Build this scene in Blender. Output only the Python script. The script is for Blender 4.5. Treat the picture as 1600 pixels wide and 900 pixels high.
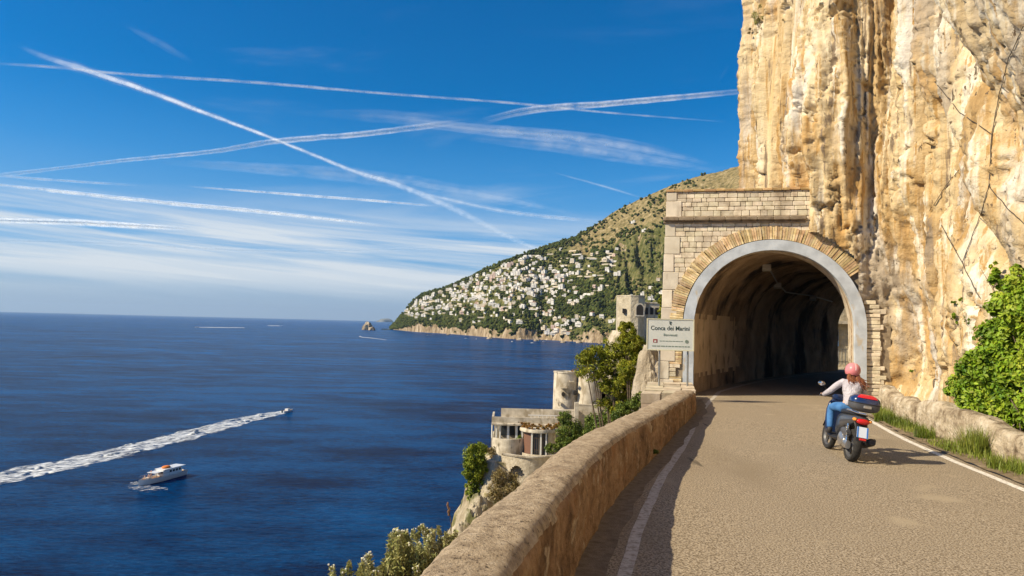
import bpy, bmesh, math, random
import numpy as np
from mathutils import Vector, Matrix
from mathutils.bvhtree import BVHTree
for o in list(bpy.data.objects): bpy.data.objects.remove(o)
SC = bpy.context.scene
COL = SC.collection
R = math.radians

# ------------------------------------------------------------------ camera
FOC = 1100.0
_p, _r = R(2.91), R(1.43)
CAM = np.array([0.0, 0.0, 2.3])
CF = np.array([0, math.cos(_p), math.sin(_p)])
_R0 = np.array([1.0, 0, 0]); _U0 = np.array([0, -math.sin(_p), math.cos(_p)])
CR = _R0*math.cos(_r) + _U0*math.sin(_r)
CU = -_R0*math.sin(_r) + _U0*math.cos(_r)
cd = bpy.data.cameras.new('camera'); cam = bpy.data.objects.new('camera', cd); COL.objects.link(cam)
cd.sensor_width = 36.0; cd.lens = FOC/1600*36.0; cd.clip_start = 0.05; cd.clip_end = 600000
cam.matrix_world = Matrix(((CR[0], CU[0], -CF[0], CAM[0]), (CR[1], CU[1], -CF[1], CAM[1]), (CR[2], CU[2], -CF[2], CAM[2]), (0, 0, 0, 1)))
SC.camera = cam
def ray(u, v): return CF + (u-800)/FOC*CR + (450-v)/FOC*CU
def GZ(u, v, z):                      # where the sight line meets the level z
    d = ray(u, v); return CAM + d*((z-CAM[2])/d[2])
def GY(u, v, y):                      # where the sight line is y metres ahead
    d = ray(u, v); return CAM + d*(y/d[1])

# ------------------------------------------------------------------ sun and sky
SUN_AZ, SUN_EL = R(-106.0), R(38.0)   # compass bearing (from +Y clockwise), height
sdir = Vector((math.sin(SUN_AZ)*math.cos(SUN_EL), math.cos(SUN_AZ)*math.cos(SUN_EL), math.sin(SUN_EL)))
sl = bpy.data.lights.new('sun', 'SUN'); sun = bpy.data.objects.new('sun', sl); COL.objects.link(sun)
sl.energy = 5.0; sl.angle = R(0.53); sl.color = (1.0, 0.865, 0.63)
sun.rotation_euler = sdir.to_track_quat('Z', 'Y').to_euler()
W = bpy.data.worlds.new('World'); SC.world = W; W.use_nodes = True
def build_world():
    nt = W.node_tree; nt.nodes.clear(); N = nt.nodes.new; L = nt.links.new
    out = N('ShaderNodeOutputWorld'); bg = N('ShaderNodeBackground'); L(bg.outputs[0], out.inputs[0])
    sky = N('ShaderNodeTexSky'); sky.sky_type = 'NISHITA'; sky.sun_disc = False
    sky.sun_elevation = SUN_EL; sky.sun_rotation = SUN_AZ; sky.altitude = 60; sky.air_density = 1.0; sky.dust_density = 0.7; sky.ozone_density = 4.0
    hs = N('ShaderNodeHueSaturation'); hs.inputs['Saturation'].default_value = 1.62; hs.inputs['Value'].default_value = 0.92; hs.inputs['Hue'].default_value = 0.503
    L(sky.outputs[0], hs.inputs['Color'])
    tc = N('ShaderNodeTexCoord'); sp = N('ShaderNodeSeparateXYZ'); L(tc.outputs['Generated'], sp.inputs[0])
    def M(op, a, b=None, c=None, clamp=False):
        n = N('ShaderNodeMath'); n.operation = op; n.use_clamp = clamp
        for i, x in enumerate((a, b, c)):
            if x is None: continue
            if isinstance(x, (int, float)): n.inputs[i].default_value = x
            else: L(x, n.inputs[i])
        return n.outputs[0]
    def ss(x, a, b):
        n = N('ShaderNodeMapRange'); n.interpolation_type = 'SMOOTHSTEP'; L(x, n.inputs[0]); n.inputs[1].default_value = a; n.inputs[2].default_value = b
        return n.outputs[0]
    z = sp.outputs[2]
    az = M('ARCTAN2', sp.outputs[0], sp.outputs[1])
    # level cirrus seen from the side: long flat streaks, strongest a few degrees above the horizon
    def streak(fa, fz, sc, seed, lo, hi, tilt=0.0):
        cb = N('ShaderNodeCombineXYZ'); L(M('MULTIPLY', az, fa), cb.inputs[0])
        L(M('MULTIPLY', M('ADD', z, M('MULTIPLY', az, tilt)), fz), cb.inputs[1]); cb.inputs[2].default_value = seed
        n = N('ShaderNodeTexNoise'); n.inputs['Scale'].default_value = sc; n.inputs['Detail'].default_value = 7; n.inputs['Roughness'].default_value = 0.55
        n.inputs['Distortion'].default_value = 0.5; L(cb.outputs[0], n.inputs['Vector'])
        return ss(n.outputs[0], lo, hi)
    s1 = streak(1.3, 30, 1.0, 3.1, 0.36, 0.60, 0.05)
    s2 = streak(3.5, 90, 1.0, 7.7, 0.40, 0.72, 0.07)
    s3 = streak(2.4, 14, 1.0, 12.4, 0.50, 0.80, -0.08)
    band = M('MULTIPLY', ss(z, 0.015, 0.06), M('SUBTRACT', 1.0, ss(z, 0.10, 0.165)))
    hi = M('MULTIPLY', ss(z, 0.10, 0.18), M('SUBTRACT', 1.0, ss(z, 0.30, 0.46)))
    a1 = M('MULTIPLY', band, M('ADD', M('MULTIPLY', s1, 0.74), M('MULTIPLY', s2, 0.40)))
    a2 = M('MULTIPLY', hi, M('MULTIPLY', s3, 0.22))
    cl = M('MINIMUM', M('ADD', a1, a2), 0.85)
    # pale band of thick air on the horizon
    hz = N('ShaderNodeMixRGB'); hz.inputs['Color2'].default_value = (3.0, 3.7, 4.6, 1)
    L(M('MULTIPLY', M('SUBTRACT', 1.0, ss(z, -0.01, 0.10)), 0.70), hz.inputs[0]); 
    h2 = N('ShaderNodeMixRGB'); h2.inputs['Color2'].default_value = (1.25, 3.1, 6.0, 1); L(M('MULTIPLY', M('SUBTRACT', 1.0, ss(z, .06, .32)), 0.62), h2.inputs[0]); L(hs.outputs[0], h2.inputs['Color1']); L(h2.outputs[0], hz.inputs['Color1'])
    cm = N('ShaderNodeMixRGB'); cm.inputs['Color2'].default_value = (5.9, 6.2, 6.4, 1)
    L(cl, cm.inputs[0]); L(hz.outputs[0], cm.inputs['Color1'])
    L(cm.outputs[0], bg.inputs[0]); bg.inputs[1].default_value = 0.10
build_world()
SC.render.engine = 'CYCLES'
SC.view_settings.view_transform = 'Standard'; SC.view_settings.look = 'None'; SC.view_settings.gamma = 1.0
SC.view_settings.use_curve_mapping = False; SC.view_settings.exposure = 0.45
SC.cycles.max_bounces = 8; SC.cycles.diffuse_bounces = 5; SC.cycles.transparent_max_bounces = 24

# ------------------------------------------------------------------ numeric helpers
def _hash(ix, iy, seed):
    h = (ix.astype(np.int64)*374761393 + iy.astype(np.int64)*668265263 + seed*974711) & 0xffffffff
    h = ((h ^ (h >> 13))*1274126177) & 0xffffffff
    h = ((h ^ (h >> 16))*2246822519) & 0xffffffff
    return ((h ^ (h >> 15)) & 0xffff)/65535.0*2*math.pi
def gn(x, y, seed=0):                 # 2-D gradient noise, about -1..1
    x = np.asarray(x, float); y = np.asarray(y, float)
    x0 = np.floor(x); y0 = np.floor(y); fx = x-x0; fy = y-y0
    ix = x0.astype(np.int64); iy = y0.astype(np.int64)
    def c(dx, dy):
        a = _hash(ix+dx, iy+dy, seed); return np.cos(a)*(fx-dx)+np.sin(a)*(fy-dy)
    u = fx*fx*fx*(fx*(fx*6-15)+10); v = fy*fy*fy*(fy*(fy*6-15)+10)
    a = c(0, 0)*(1-u)+c(1, 0)*u; b = c(0, 1)*(1-u)+c(1, 1)*u
    return (a*(1-v)+b*v)*1.5
def fbm(x, y, o=4, seed=0, g=0.5):
    t = 0; a = 1.0; n = 0
    for i in range(o):
        t = t+a*gn(x*2**i, y*2**i, seed+i*17); n += a; a *= g
    return t/n
def sst(x, a, b):                     # smooth step from a to b (a may exceed b)
    t = np.clip((np.asarray(x, float)-a)/(b-a), 0, 1); return t*t*(3-2*t)
def herm(xs, ys):                     # smooth curve through points
    xs = np.array(xs, float); ys = np.array(ys, float)
    m = np.gradient(ys, xs)
    def f(x):
        x = np.asarray(x, float); i = np.clip(np.searchsorted(xs, x)-1, 0, len(xs)-2)
        h = xs[i+1]-xs[i]; t = (x-xs[i])/h; t = np.clip(t, 0, 1)
        return (2*t**3-3*t**2+1)*ys[i]+(t**3-2*t**2+t)*h*m[i]+(-2*t**3+3*t**2)*ys[i+1]+(t**3-t**2)*h*m[i+1]
    return f
def smooth_path(pts, step):           # Catmull-Rom through plan points, resampled evenly
    p = np.array(pts, float); q = []
    pp = np.vstack([2*p[0]-p[1], p, 2*p[-1]-p[-2]])
    for i in range(1, len(pp)-2):
        for t in np.linspace(0, 1, 24, endpoint=False):
            a, b, c, d = pp[i-1], pp[i], pp[i+1], pp[i+2]
            q.append(0.5*((2*b)+(-a+c)*t+(2*a-5*b+4*c-d)*t*t+(-a+3*b-3*c+d)*t**3))
    q.append(p[-1]); q = np.array(q)
    s = np.concatenate([[0], np.cumsum(np.linalg.norm(np.diff(q, axis=0), axis=1))])
    n = max(2, int(s[-1]/step)); ss = np.linspace(0, s[-1], n+1)
    return np.stack([np.interp(ss, s, q[:, k]) for k in range(q.shape[1])], 1), ss
def left_normals(path):
    t = np.gradient(path[:, :2], axis=0); t /= np.linalg.norm(t, axis=1)[:, None]
    return np.stack([-t[:, 1], t[:, 0]], 1)

# ------------------------------------------------------------------ object helpers
def tag(o, label=None, cat=None, group=None, kind=None):
    if label: o['label'] = label
    if cat: o['category'] = cat
    if group: o['group'] = group
    if kind: o['kind'] = kind
    return o
def empty(name, loc=(0, 0, 0), rot=(0, 0, 0)):
    o = bpy.data.objects.new(name, None); COL.objects.link(o); o.location = loc; o.rotation_euler = rot; o.empty_display_size = .3
    return o
def link(name, me, mat=None, parent=None, smooth=False):
    o = bpy.data.objects.new(name, me); COL.objects.link(o)
    if mat is not None:
        for m in (mat if isinstance(mat, (list, tuple)) else [mat]): me.materials.append(m)
    if smooth: me.polygons.foreach_set('use_smooth', [True]*len(me.polygons))
    if parent is not None: o.parent = parent
    return o
def npmesh(name, V, F, mat=None, parent=None, smooth=False, attrs=None, mi=None):
    V = np.asarray(V, np.float32); F = np.asarray(F, np.int32); k = F.shape[1]
    me = bpy.data.meshes.new(name)
    me.vertices.add(len(V)); me.vertices.foreach_set('co', V.ravel())
    me.loops.add(F.size); me.loops.foreach_set('vertex_index', F.ravel())
    me.polygons.add(len(F)); me.polygons.foreach_set('loop_start', np.arange(0, F.size, k, dtype=np.int32)); me.polygons.foreach_set('loop_total', np.full(len(F), k, np.int32))
    me.update(calc_edges=True); me.validate()
    if attrs:
        for n, (dom, vals) in attrs.items():
            a = me.attributes.new(n, 'FLOAT', dom); a.data.foreach_set('value', np.asarray(vals, np.float32))
    o = link(name, me, mat, parent, smooth)
    if mi is not None: me.polygons.foreach_set('material_index', np.asarray(mi, np.int32))
    return o
def grid_faces(nu, nv):               # vertex (i,j) = i*nv+j
    i, j = np.meshgrid(np.arange(nu-1), np.arange(nv-1), indexing='ij'); a = (i*nv+j).ravel()
    return np.stack([a, a+nv, a+nv+1, a+1], 1)
class MB:
    def __init__(s): s.v = []; s.f = []; s.m = []
    def add(s, V, F, mi=0, M=None):
        b = len(s.v)
        for p in V: s.v.append(tuple(M @ Vector(p)) if M is not None else tuple(p))
        for f in F: s.f.append([b+i for i in f]); s.m.append(mi)
        return s
    def box(s, c, d, mi=0, M=None, taper=1.0, bev=0.0):
        x, y, z = c; a, b, h = d[0]/2, d[1]/2, d[2]/2
        if bev <= 0:
            V = [(x-a, y-b, z-h), (x+a, y-b, z-h), (x+a, y+b, z-h), (x-a, y+b, z-h), (x-a*taper, y-b*taper, z+h), (x+a*taper, y-b*taper, z+h), (x+a*taper, y+b*taper, z+h), (x-a*taper, y+b*taper, z+h)]
            return s.add(V, [(0, 3, 2, 1), (4, 5, 6, 7), (0, 1, 5, 4), (1, 2, 6, 5), (2, 3, 7, 6), (3, 0, 4, 7)], mi, M)
        V = []; 
        for zz, k in ((-h, 1), (-h+bev, 0), (h-bev, 0), (h, 1)):
            q = bev*k; r = bev*0.6+q
            V += [(x-a+r, y-b+q, z+zz), (x+a-r, y-b+q, z+zz), (x+a-q, y-b+r, z+zz), (x+a-q, y+b-r, z+zz), (x+a-r, y+b-q, z+zz), (x-a+r, y+b-q, z+zz), (x-a+q, y+b-r, z+zz), (x-a+q, y-b+r, z+zz)]
        F = [tuple(range(7, -1, -1)), tuple(range(24, 32))]
        for k in range(3):
            for i in range(8): F.append((k*8+i, k*8+(i+1) % 8, k*8+8+(i+1) % 8, k*8+8+i))
        return s.add(V, F, mi, M)
    def tube(s, pts, rad, n=8, mi=0, M=None, sq=(1, 1), cap=True):
        P = [Vector(p) for p in pts]; rad = rad if hasattr(rad, '__len__') else [rad]*len(P)
        V = []; up = None
        for i, p in enumerate(P):
            t = (P[min(i+1, len(P)-1)]-P[max(i-1, 0)]).normalized()
            if up is None: up = Vector((0, 0, 1)) if abs(t.z) < .9 else Vector((1, 0, 0))
            a = t.cross(up).normalized(); b = a.cross(t).normalized(); up = b
            for k in range(n):
                w = 2*math.pi*k/n; V.append(p+(a*math.cos(w)*sq[0]+b*math.sin(w)*sq[1])*rad[i])
        F = []
        for i in range(len(P)-1):
            for k in range(n): F.append((i*n+k, i*n+(k+1) % n, (i+1)*n+(k+1) % n, (i+1)*n+k))
        if cap: F.append(tuple(range(n-1, -1, -1))); F.append(tuple(range((len(P)-1)*n, len(P)*n)))
        return s.add(V, F, mi, M)
    def lathe(s, prof, n=24, mi=0, M=None, cap=True, a0=0, a1=2*math.pi):
        full = abs(a1-a0-2*math.pi) < 1e-6; m = n if full else n+1; V = []
        for r, z in prof:
            for k in range(m):
                w = a0+(a1-a0)*k/n; V.append((r*math.cos(w), r*math.sin(w), z))
        F = []
        for i in range(len(prof)-1):
            for k in range(n): F.append((i*m+k, i*m+(k+1) % m, (i+1)*m+(k+1) % m, (i+1)*m+k))
        if cap and full: F.append(tuple(range(m-1, -1, -1))); F.append(tuple(range((len(prof)-1)*m, len(prof)*m)))
        return s.add(V, F, mi, M)
    def prism(s, poly, z0, z1, mi=0, M=None):
        n = len(poly); V = [(x, y, z0) for x, y in poly]+[(x, y, z1) for x, y in poly]
        F = [tuple(range(n-1, -1, -1)), tuple(range(n, 2*n))]+[(i, (i+1) % n, n+(i+1) % n, n+i) for i in range(n)]
        return s.add(V, F, mi, M)
    def ball(s, c, r, n=10, mi=0, M=None):
        r = r if hasattr(r, '__len__') else (r, r, r); V = []; F = []
        for i in range(n+1):
            t = math.pi*i/n
            for k in range(n*2):
                w = math.pi*k/n; V.append((c[0]+r[0]*math.sin(t)*math.cos(w), c[1]+r[1]*math.sin(t)*math.sin(w), c[2]-r[2]*math.cos(t)))
        m = n*2
        for i in range(n):
            for k in range(m): F.append((i*m+k, i*m+(k+1) % m, (i+1)*m+(k+1) % m, (i+1)*m+k))
        return s.add(V, F, mi, M)
    def build(s, name, mat, parent=None, smooth=False, clean=True):
        me = bpy.data.meshes.new(name); me.from_pydata(s.v, [], s.f)
        me.polygons.foreach_set('material_index', s.m)
        bm = bmesh.new(); bm.from_mesh(me)
        if clean: bmesh.ops.remove_doubles(bm, verts=bm.verts, dist=1e-5)
        bmesh.ops.recalc_face_normals(bm, faces=bm.faces)
        bm.to_mesh(me); bm.free()
        o = link(name, me, mat, parent, smooth)
        if smooth: sharp(me)
        return o
def sharp(me, ang=38):
    bm = bmesh.new(); bm.from_mesh(me)
    for e in bm.edges:
        if len(e.link_faces) == 2 and e.calc_face_angle(0) > R(ang): e.smooth = False
    bm.to_mesh(me); bm.free()

# ------------------------------------------------------------------ materials
def mat(name, cols, scale=1.0, detail=6, stretch=(1, 1, 1), rough=0.85, bump=0.0, bscale=None, bdist=0.02, island=0.0, mid=None, midc=None,
        midscale=0.3, spec=0.3, metal=0.0, objc=False, rrough=0.55, patches=None, transl=0.0, coat=0.0):
    """cols: [(position, colour)] laid over noise; patches: [(colour, scale, lo, hi, stretch, seed)] mixed on top"""
    m = bpy.data.materials.new(name); m.use_nodes = True; nt = m.node_tree; N = nt.nodes.new; L = nt.links.new
    b = nt.nodes['Principled BSDF']; b.inputs['Roughness'].default_value = rough; b.inputs['Metallic'].default_value = metal
    b.inputs['Specular IOR Level'].default_value = spec
    if coat: b.inputs['Coat Weight'].default_value = coat
    if len(cols) == 1 and not patches and not island and not bump:
        b.inputs['Base Color'].default_value = (*cols[0][1], 1); return m
    if objc: co = N('ShaderNodeTexCoord').outputs['Object']
    else: co = N('ShaderNodeNewGeometry').outputs['Position']
    def mapped(st, seed=0.0):
        mp = N('ShaderNodeMapping'); mp.inputs['Scale'].default_value = st; mp.inputs['Location'].default_value = (seed, seed*1.7, seed*.6); L(co, mp.inputs[0]); return mp.outputs[0]
    def noise(sc, st=(1, 1, 1), seed=0.0, det=detail, rg=rrough):
        n = N('ShaderNodeTexNoise'); n.inputs['Scale'].default_value = sc; n.inputs['Detail'].default_value = det; n.inputs['Roughness'].default_value = rg
        L(mapped(st, seed), n.inputs['Vector']); return n.outputs[0]
    fac = noise(scale, stretch)
    cr = N('ShaderNodeValToRGB'); e = cr.color_ramp.elements
    if len(cols) == 1: e[0].color = e[1].color = (*cols[0][1], 1)
    else:
        e[0].position, e[0].color = cols[0][0], (*cols[0][1], 1); e[1].position, e[1].color = cols[-1][0], (*cols[-1][1], 1)
        for p, c in cols[1:-1]: x = e.new(p); x.color = (*c, 1)
    L(fac, cr.inputs[0]); col = cr.outputs[0]
    for k, (pc, ps, lo, hi, pst, seed) in enumerate(patches or []):
        mr = N('ShaderNodeMapRange'); mr.interpolation_type = 'SMOOTHSTEP'; L(noise(ps, pst, seed), mr.inputs[0]); mr.inputs[1].default_value = lo; mr.inputs[2].default_value = hi
        mx = N('ShaderNodeMixRGB'); mx.inputs['Color2'].default_value = (*pc, 1); L(mr.outputs[0], mx.inputs[0]); L(col, mx.inputs['Color1']); col = mx.outputs[0]
    if island:
        g = N('ShaderNodeNewGeometry'); hs = N('ShaderNodeHueSaturation'); mr = N('ShaderNodeMapRange'); L(g.outputs['Random Per Island'], mr.inputs[0])
        mr.inputs[3].default_value = 1-island; mr.inputs[4].default_value = 1+island; L(mr.outputs[0], hs.inputs['Value'])
        mh = N('ShaderNodeMath'); mh.operation = 'MULTIPLY_ADD'; L(g.outputs['Random Per Island'], mh.inputs[0]); mh.inputs[1].default_value = 7.31; mh.inputs[2].default_value = 0
        fr = N('ShaderNodeMath'); fr.operation = 'FRACT'; L(mh.outputs[0], fr.inputs[0])
        m2 = N('ShaderNodeMapRange'); L(fr.outputs[0], m2.inputs[0]); m2.inputs[3].default_value = .5-island*.05; m2.inputs[4].default_value = .5+island*.05; L(m2.outputs[0], hs.inputs['Hue'])
        L(col, hs.inputs['Color']); col = hs.outputs[0]
    L(col, b.inputs['Base Color'])
    if bump:
        h = noise(bscale or scale*4, stretch if bscale is None else (1, 1, 1), 3.3, 8, .65)
        bp = N('ShaderNodeBump'); bp.inputs['Strength'].default_value = bump; bp.inputs['Distance'].default_value = bdist; L(h, bp.inputs['Height']); L(bp.outputs[0], b.inputs['Normal'])
    if transl:
        tr = N('ShaderNodeBsdfTranslucent'); L(col, tr.inputs[0]); ms = N('ShaderNodeMixShader'); ms.inputs[0].default_value = transl
        out = nt.nodes['Material Output']; L(b.outputs[0], ms.inputs[1]); L(tr.outputs[0], ms.inputs[2]); L(ms.outputs[0], out.inputs[0])
    return m
def flat(name, c, rough=.5, metal=0, spec=.4, coat=0): return mat(name, [(0, c)], rough=rough, metal=metal, spec=spec, coat=coat)
rng = np.random.default_rng(7); random.seed(7)

# ================================================================== ROAD, TUNNEL ROUTE
FACE = herm([-14, -6, 0, 3.5, 6.6, 7.8, 10.16, 12.52, 15.7, 19.4, 23.8], [-4.2, -2.4, -.88, -.07, .63, .93, 1.67, 2.56, 3.72, 5.1, 6.15])      # parapet face: x over y
WL = herm([-14, -6, 0, 3.5, 6.63, 10.09, 14.42, 20.07, 23.56], [-1.6, -.75, .1, .55, 1.11, 2.1, 3.6, 5.48, 6.77])                      # left white line
WR = herm([-14, -6, 0, 5, 10.68, 13.36, 15.4, 18.1, 21.5, 23.4], [6.2, 6.3, 6.6, 7.0, 7.76, 8.2, 8.62, 9.33, 10.3, 10.95])            # right white line
LOWW = herm([-14, -6, 0, 5, 9, 12.19, 14, 15.73, 19.29, 22.0], [7.6, 7.6, 7.75, 8.05, 8.4, 8.86, 9.2, 9.55, 10.45, 11.35])              # face of the low wall
A0 = np.array([6.30, 24.3]); EV = np.array([.9736, -.2280]); NV = np.array([-.2280, -.9736])
def PW(a, n, z): return (A0[0]+a*EV[0]+n*NV[0], A0[1]+a*EV[1]+n*NV[1], z)
AC, RI, ZS = 2.55, 2.55, 2.45         # arch centre along the wall, inner radius, springing height
# tunnel centreline
tun = []; p = np.array([A0[0]+AC*EV[0], A0[1]+AC*EV[1]]); NT = 64; LT = 21.0
for i in range(NT+1):
    hd = R(27.5+19.5*i/NT); tun.append((p[0], p[1], hd)); p = p+np.array([math.sin(hd), math.cos(hd)])*LT/NT
tun = np.array(tun); TEND = tun[-1]
TL = np.stack([-np.cos(tun[:, 2]), np.sin(tun[:, 2])], 1)      # unit vector to the left of travel
post = [(TEND[0]+math.sin(TEND[2])*d, TEND[1]+math.cos(TEND[2])*d) for d in (1, 4, 9, 16, 26, 40)]
postL = TL[-1]

M_road = mat('asphalt', [(.38, (.125, .095, .060)), (.49, (.275, .215, .142)), (.60, (.43, .355, .255))], scale=46, detail=3, rough=.9, bump=1.0, bscale=55, bdist=.015, rrough=.6,
             patches=[((.23, .18, .118), .35, .52, .74, (1, .4, 1), 2.0), ((.36, .29, .195), .9, .58, .72, (1, 1, 1), 9.0), ((.12, .095, .065), .8, .70, .76, (3.5, .3, 1), 5.0)])
M_line = mat('road_paint', [(.36, (.24, .20, .155)), (.47, (.66, .61, .53)), (.7, (.78, .74, .66))], scale=14, detail=8, rough=.8, bump=.4, bscale=70, bdist=.005, rrough=.7)
M_lineworn = mat('road_paint_worn', [(.38, (.25, .21, .16)), (.52, (.47, .42, .35)), (.8, (.66, .61, .53))], scale=11, detail=8, rough=.85, bump=.5, bscale=70, bdist=.006, rrough=.75)
M_verge = mat('verge_earth', [(.3, (.12, .085, .045)), (.6, (.24, .18, .11)), (.8, (.33, .26, .18))], scale=6, bump=.8, bscale=30)

def ribbon(name, left, right, z, m, nz=6, kind='structure', zf=None):
    left = np.array(left); right = np.array(right); n = len(left); V = []
    for k in range(nz+1):
        t = k/nz; q = left*(1-t)+right*t; V.append(np.column_stack([q, np.full(n, z)]))
    V = np.stack(V, 1).reshape(-1, 3)
    if zf is not None: V[:, 2] += zf(V[:, 0], V[:, 1])
    o = npmesh(name, V, grid_faces(n, nz+1)[:, ::-1], m, smooth=True); o['kind'] = kind; return o
def crown(x, y): return 0.02*fbm(x*.25, y*.25, 2, 5)*sst(y, 3, 6)*(1-sst(y, 18, 22))
ys = np.arange(-14, 23.41, .2)
def tside(off): return [(tun[i, 0]+TL[i, 0]*off, tun[i, 1]+TL[i, 1]*off) for i in range(0, NT+1)]
def pside(off): return [(q[0]+postL[0]*off, q[1]+postL[1]*off) for q in post]
road = ribbon('road', np.vstack([np.column_stack([FACE(ys)+.02, ys]), tside(2.62)[2:], pside(3.0)]),
              np.vstack([np.column_stack([WR(ys)+.22, ys]), tside(-2.62)[2:], pside(-3.0)]), 0.0, M_road, 30, zf=crown)
ysl = np.arange(-14, 23.5, .2)
def linerib(name, f, w, m, tail=None):
    n = np.gradient(f(ysl), ysl); w = w/2*np.sqrt(1+n*n)
    wob = .012*gn(ysl*1.3, ysl*0, 3)
    l = np.column_stack([f(ysl)-w+wob, ysl]); r = np.column_stack([f(ysl)+w+wob, ysl])
    if tail is not None: l = np.vstack([l, tail[0]]); r = np.vstack([r, tail[1]])
    return ribbon(name, l, r, .004, m, 2, zf=crown)
tl1 = (tside(2.08)[4:], tside(1.93)[4:]); tl2 = (tside(-1.93)[4:], tside(-2.08)[4:])
linerib('road_line', WL, .13, M_lineworn, tl1); linerib('road_line', WR, .13, M_line, tl2)
yv = np.arange(-14, 22.2, .2)
def vz(x, y): return .035*fbm(x*2, y*2, 3, 8)+.02
ribbon('verge', np.column_stack([WR(yv)+.16+.05*gn(yv*2, yv*0, 4), yv]), np.column_stack([LOWW(yv)+.15, yv]), .012, M_verge, 10, zf=vz)
# gravelly dirt gathered along the foot of the parapet
M_grit = mat('grit', [(.3, (.11, .085, .055)), (.6, (.20, .155, .11))], scale=9, bump=.8, bscale=50)
yg = np.arange(-8, 23.2, .2)
ribbon('road_gutter', np.column_stack([FACE(yg)-.02, yg]), np.column_stack([FACE(yg)+.30+.09*gn(yg*1.1, yg*0, 9), yg]), .006, M_grit, 3, zf=lambda x, y: crown(x, y)+.0)

# ================================================================== PARAPET
M_wall = mat('old_render_wall', [(.34, (.085, .046, .021)), (.46, (.235, .135, .066)), (.58, (.36, .225, .12)), (.74, (.50, .37, .23))], scale=1.5, detail=11, stretch=(1, 1, 1.1), rough=.95, bump=1.0, bscale=18, bdist=.05, rrough=.74,
             patches=[((.50, .39, .26), 2.2, .54, .66, (1, 1, .9), 4.0), ((.085, .05, .026), 1.6, .52, .68, (1.2, 1.2, .8), 8.0), ((.30, .15, .065), .8, .52, .66, (1, 1, .7), 21.0), ((.055, .040, .024), 20, .60, .70, (1, 1, 1), 15.0)])
M_top = mat('rough_concrete_cap', [(.32, (.20, .145, .09)), (.5, (.41, .315, .205)), (.7, (.56, .45, .31))], scale=9, detail=8, rough=.95, bump=1.0, bscale=45, bdist=.03, rrough=.7,
            patches=[((.085, .062, .038), 26, .56, .64, (1, 1, 1), 2.0), ((.30, .21, .125), 1.1, .5, .72, (1, 1, 1), 11.0)])
def long_wall(f, side, y0, y1, hf, prof, step, nn, mats, seed, amp, label, cat, name, z0=-.15, capfrac=.86):
    yy = np.arange(y0, y1+1e-6, step); path = np.column_stack([f(yy), yy]); nl = left_normals(path)*side
    pr, ss_ = smooth_path(prof, 1.0/nn); V = []
    for i, y in enumerate(yy):
        h = hf(y); V.append(np.column_stack([path[i, 0]+nl[i, 0]*pr[:, 0], path[i, 1]+nl[i, 1]*pr[:, 0], np.where(pr[:, 1] > 0, pr[:, 1]*h, pr[:, 1])]))
    V = np.array(V); n, m_, _ = V.shape
    u = yy[:, None]+0*ss_[None]; w = 0*yy[:, None]+ss_[None]
    top = sst(pr[:, 1], .75, .97)[None]
    d = amp*(fbm(u*.9, w*1.6, 3, seed)+.6*np.abs(gn(u*3.4, w*5.5, seed+1))*(1-.6*top)-.3*np.abs(gn(u*6, w*9, seed+4))+.35*fbm(u*13, w*13, 3, seed+2))
    dn = np.gradient(pr, axis=0); dn = np.stack([-dn[:, 1], dn[:, 0]], 1); dn /= np.linalg.norm(dn, axis=1)[:, None]
    V[:, :, 0] += d*dn[None, :, 0]*nl[:, None, 0]; V[:, :, 1] += d*dn[None, :, 0]*nl[:, None, 1]; V[:, :, 2] += d*dn[None, :, 1]
    F = grid_faces(n, m_)
    o = tag(empty(name, (f(y0), y0, 0)), label, cat)
    jj = F[:, 0] % m_; isc = (pr[jj, 1] > capfrac+.02*gn((F[:, 0]//m_)*step*2.0, jj*0, seed+5))
    V2 = V.reshape(-1, 3)-np.array([float(f(y0)), y0, 0])
    npmesh('wall_face', V2, F[~isc], mats[0], o, True)
    npmesh('wall_cap', V2, F[isc], mats[1], o, True)
    for end in (0, n-1):
        npmesh('wall_end', V2[end*m_:(end+1)*m_], [list(range(m_))], mats[0], o)
    return o
hF = herm([-14, 3, 5, 7, 10, 12.5, 16, 19.4], [1.0, .99, .93, .865, .80, .74, .65, .60])
profP = [(0, -.15), (.0, .12), (.005, .45), (.012, .76), (.025, .88), (.06, .955), (.13, .99), (.25, 1.0), (.40, .99), (.50, .94), (.55, .84), (.57, .5), (.58, -.15), (.62, -1.6)]
long_wall(FACE, 1, -13.8, 19.4, lambda y: float(hF(y)), profP, .055, 26, [M_wall, M_top], 31, .042,
          'long low sea wall with a rounded rough cap curving along the left road edge', 'wall', 'parapet_wall')
M_low = mat('low_wall_stone', [(.36, (.17, .12, .07)), (.5, (.46, .37, .25)), (.66, (.66, .57, .43))], scale=2.2, detail=10, rough=.95, bump=1.0, bscale=9, bdist=.09, rrough=.7,
            patches=[((.16, .12, .075), 5, .57, .68, (1, 1, 1), 3.0), ((.70, .64, .53), 1.5, .55, .7, (1, 1, 1), 6.0)])
profL = [(0, -.15), (.02, .3), (.05, .75), (.09, .93), (.16, 1.0), (.32, 1.0), (.42, .96), (.47, .7), (.5, .0)]
long_wall(LOWW, -1, -13.8, 21.6, lambda y: .66+.08*math.sin(y*.9)+.04*math.sin(y*2.7+1)+.05*float(gn(y*1.9, 0, 3)), profL, .05, 30, [M_low, M_low], 77, .034,
          'low crumbling stone wall at the foot of the cliff on the right roadside', 'wall', 'roadside_wall')
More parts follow.
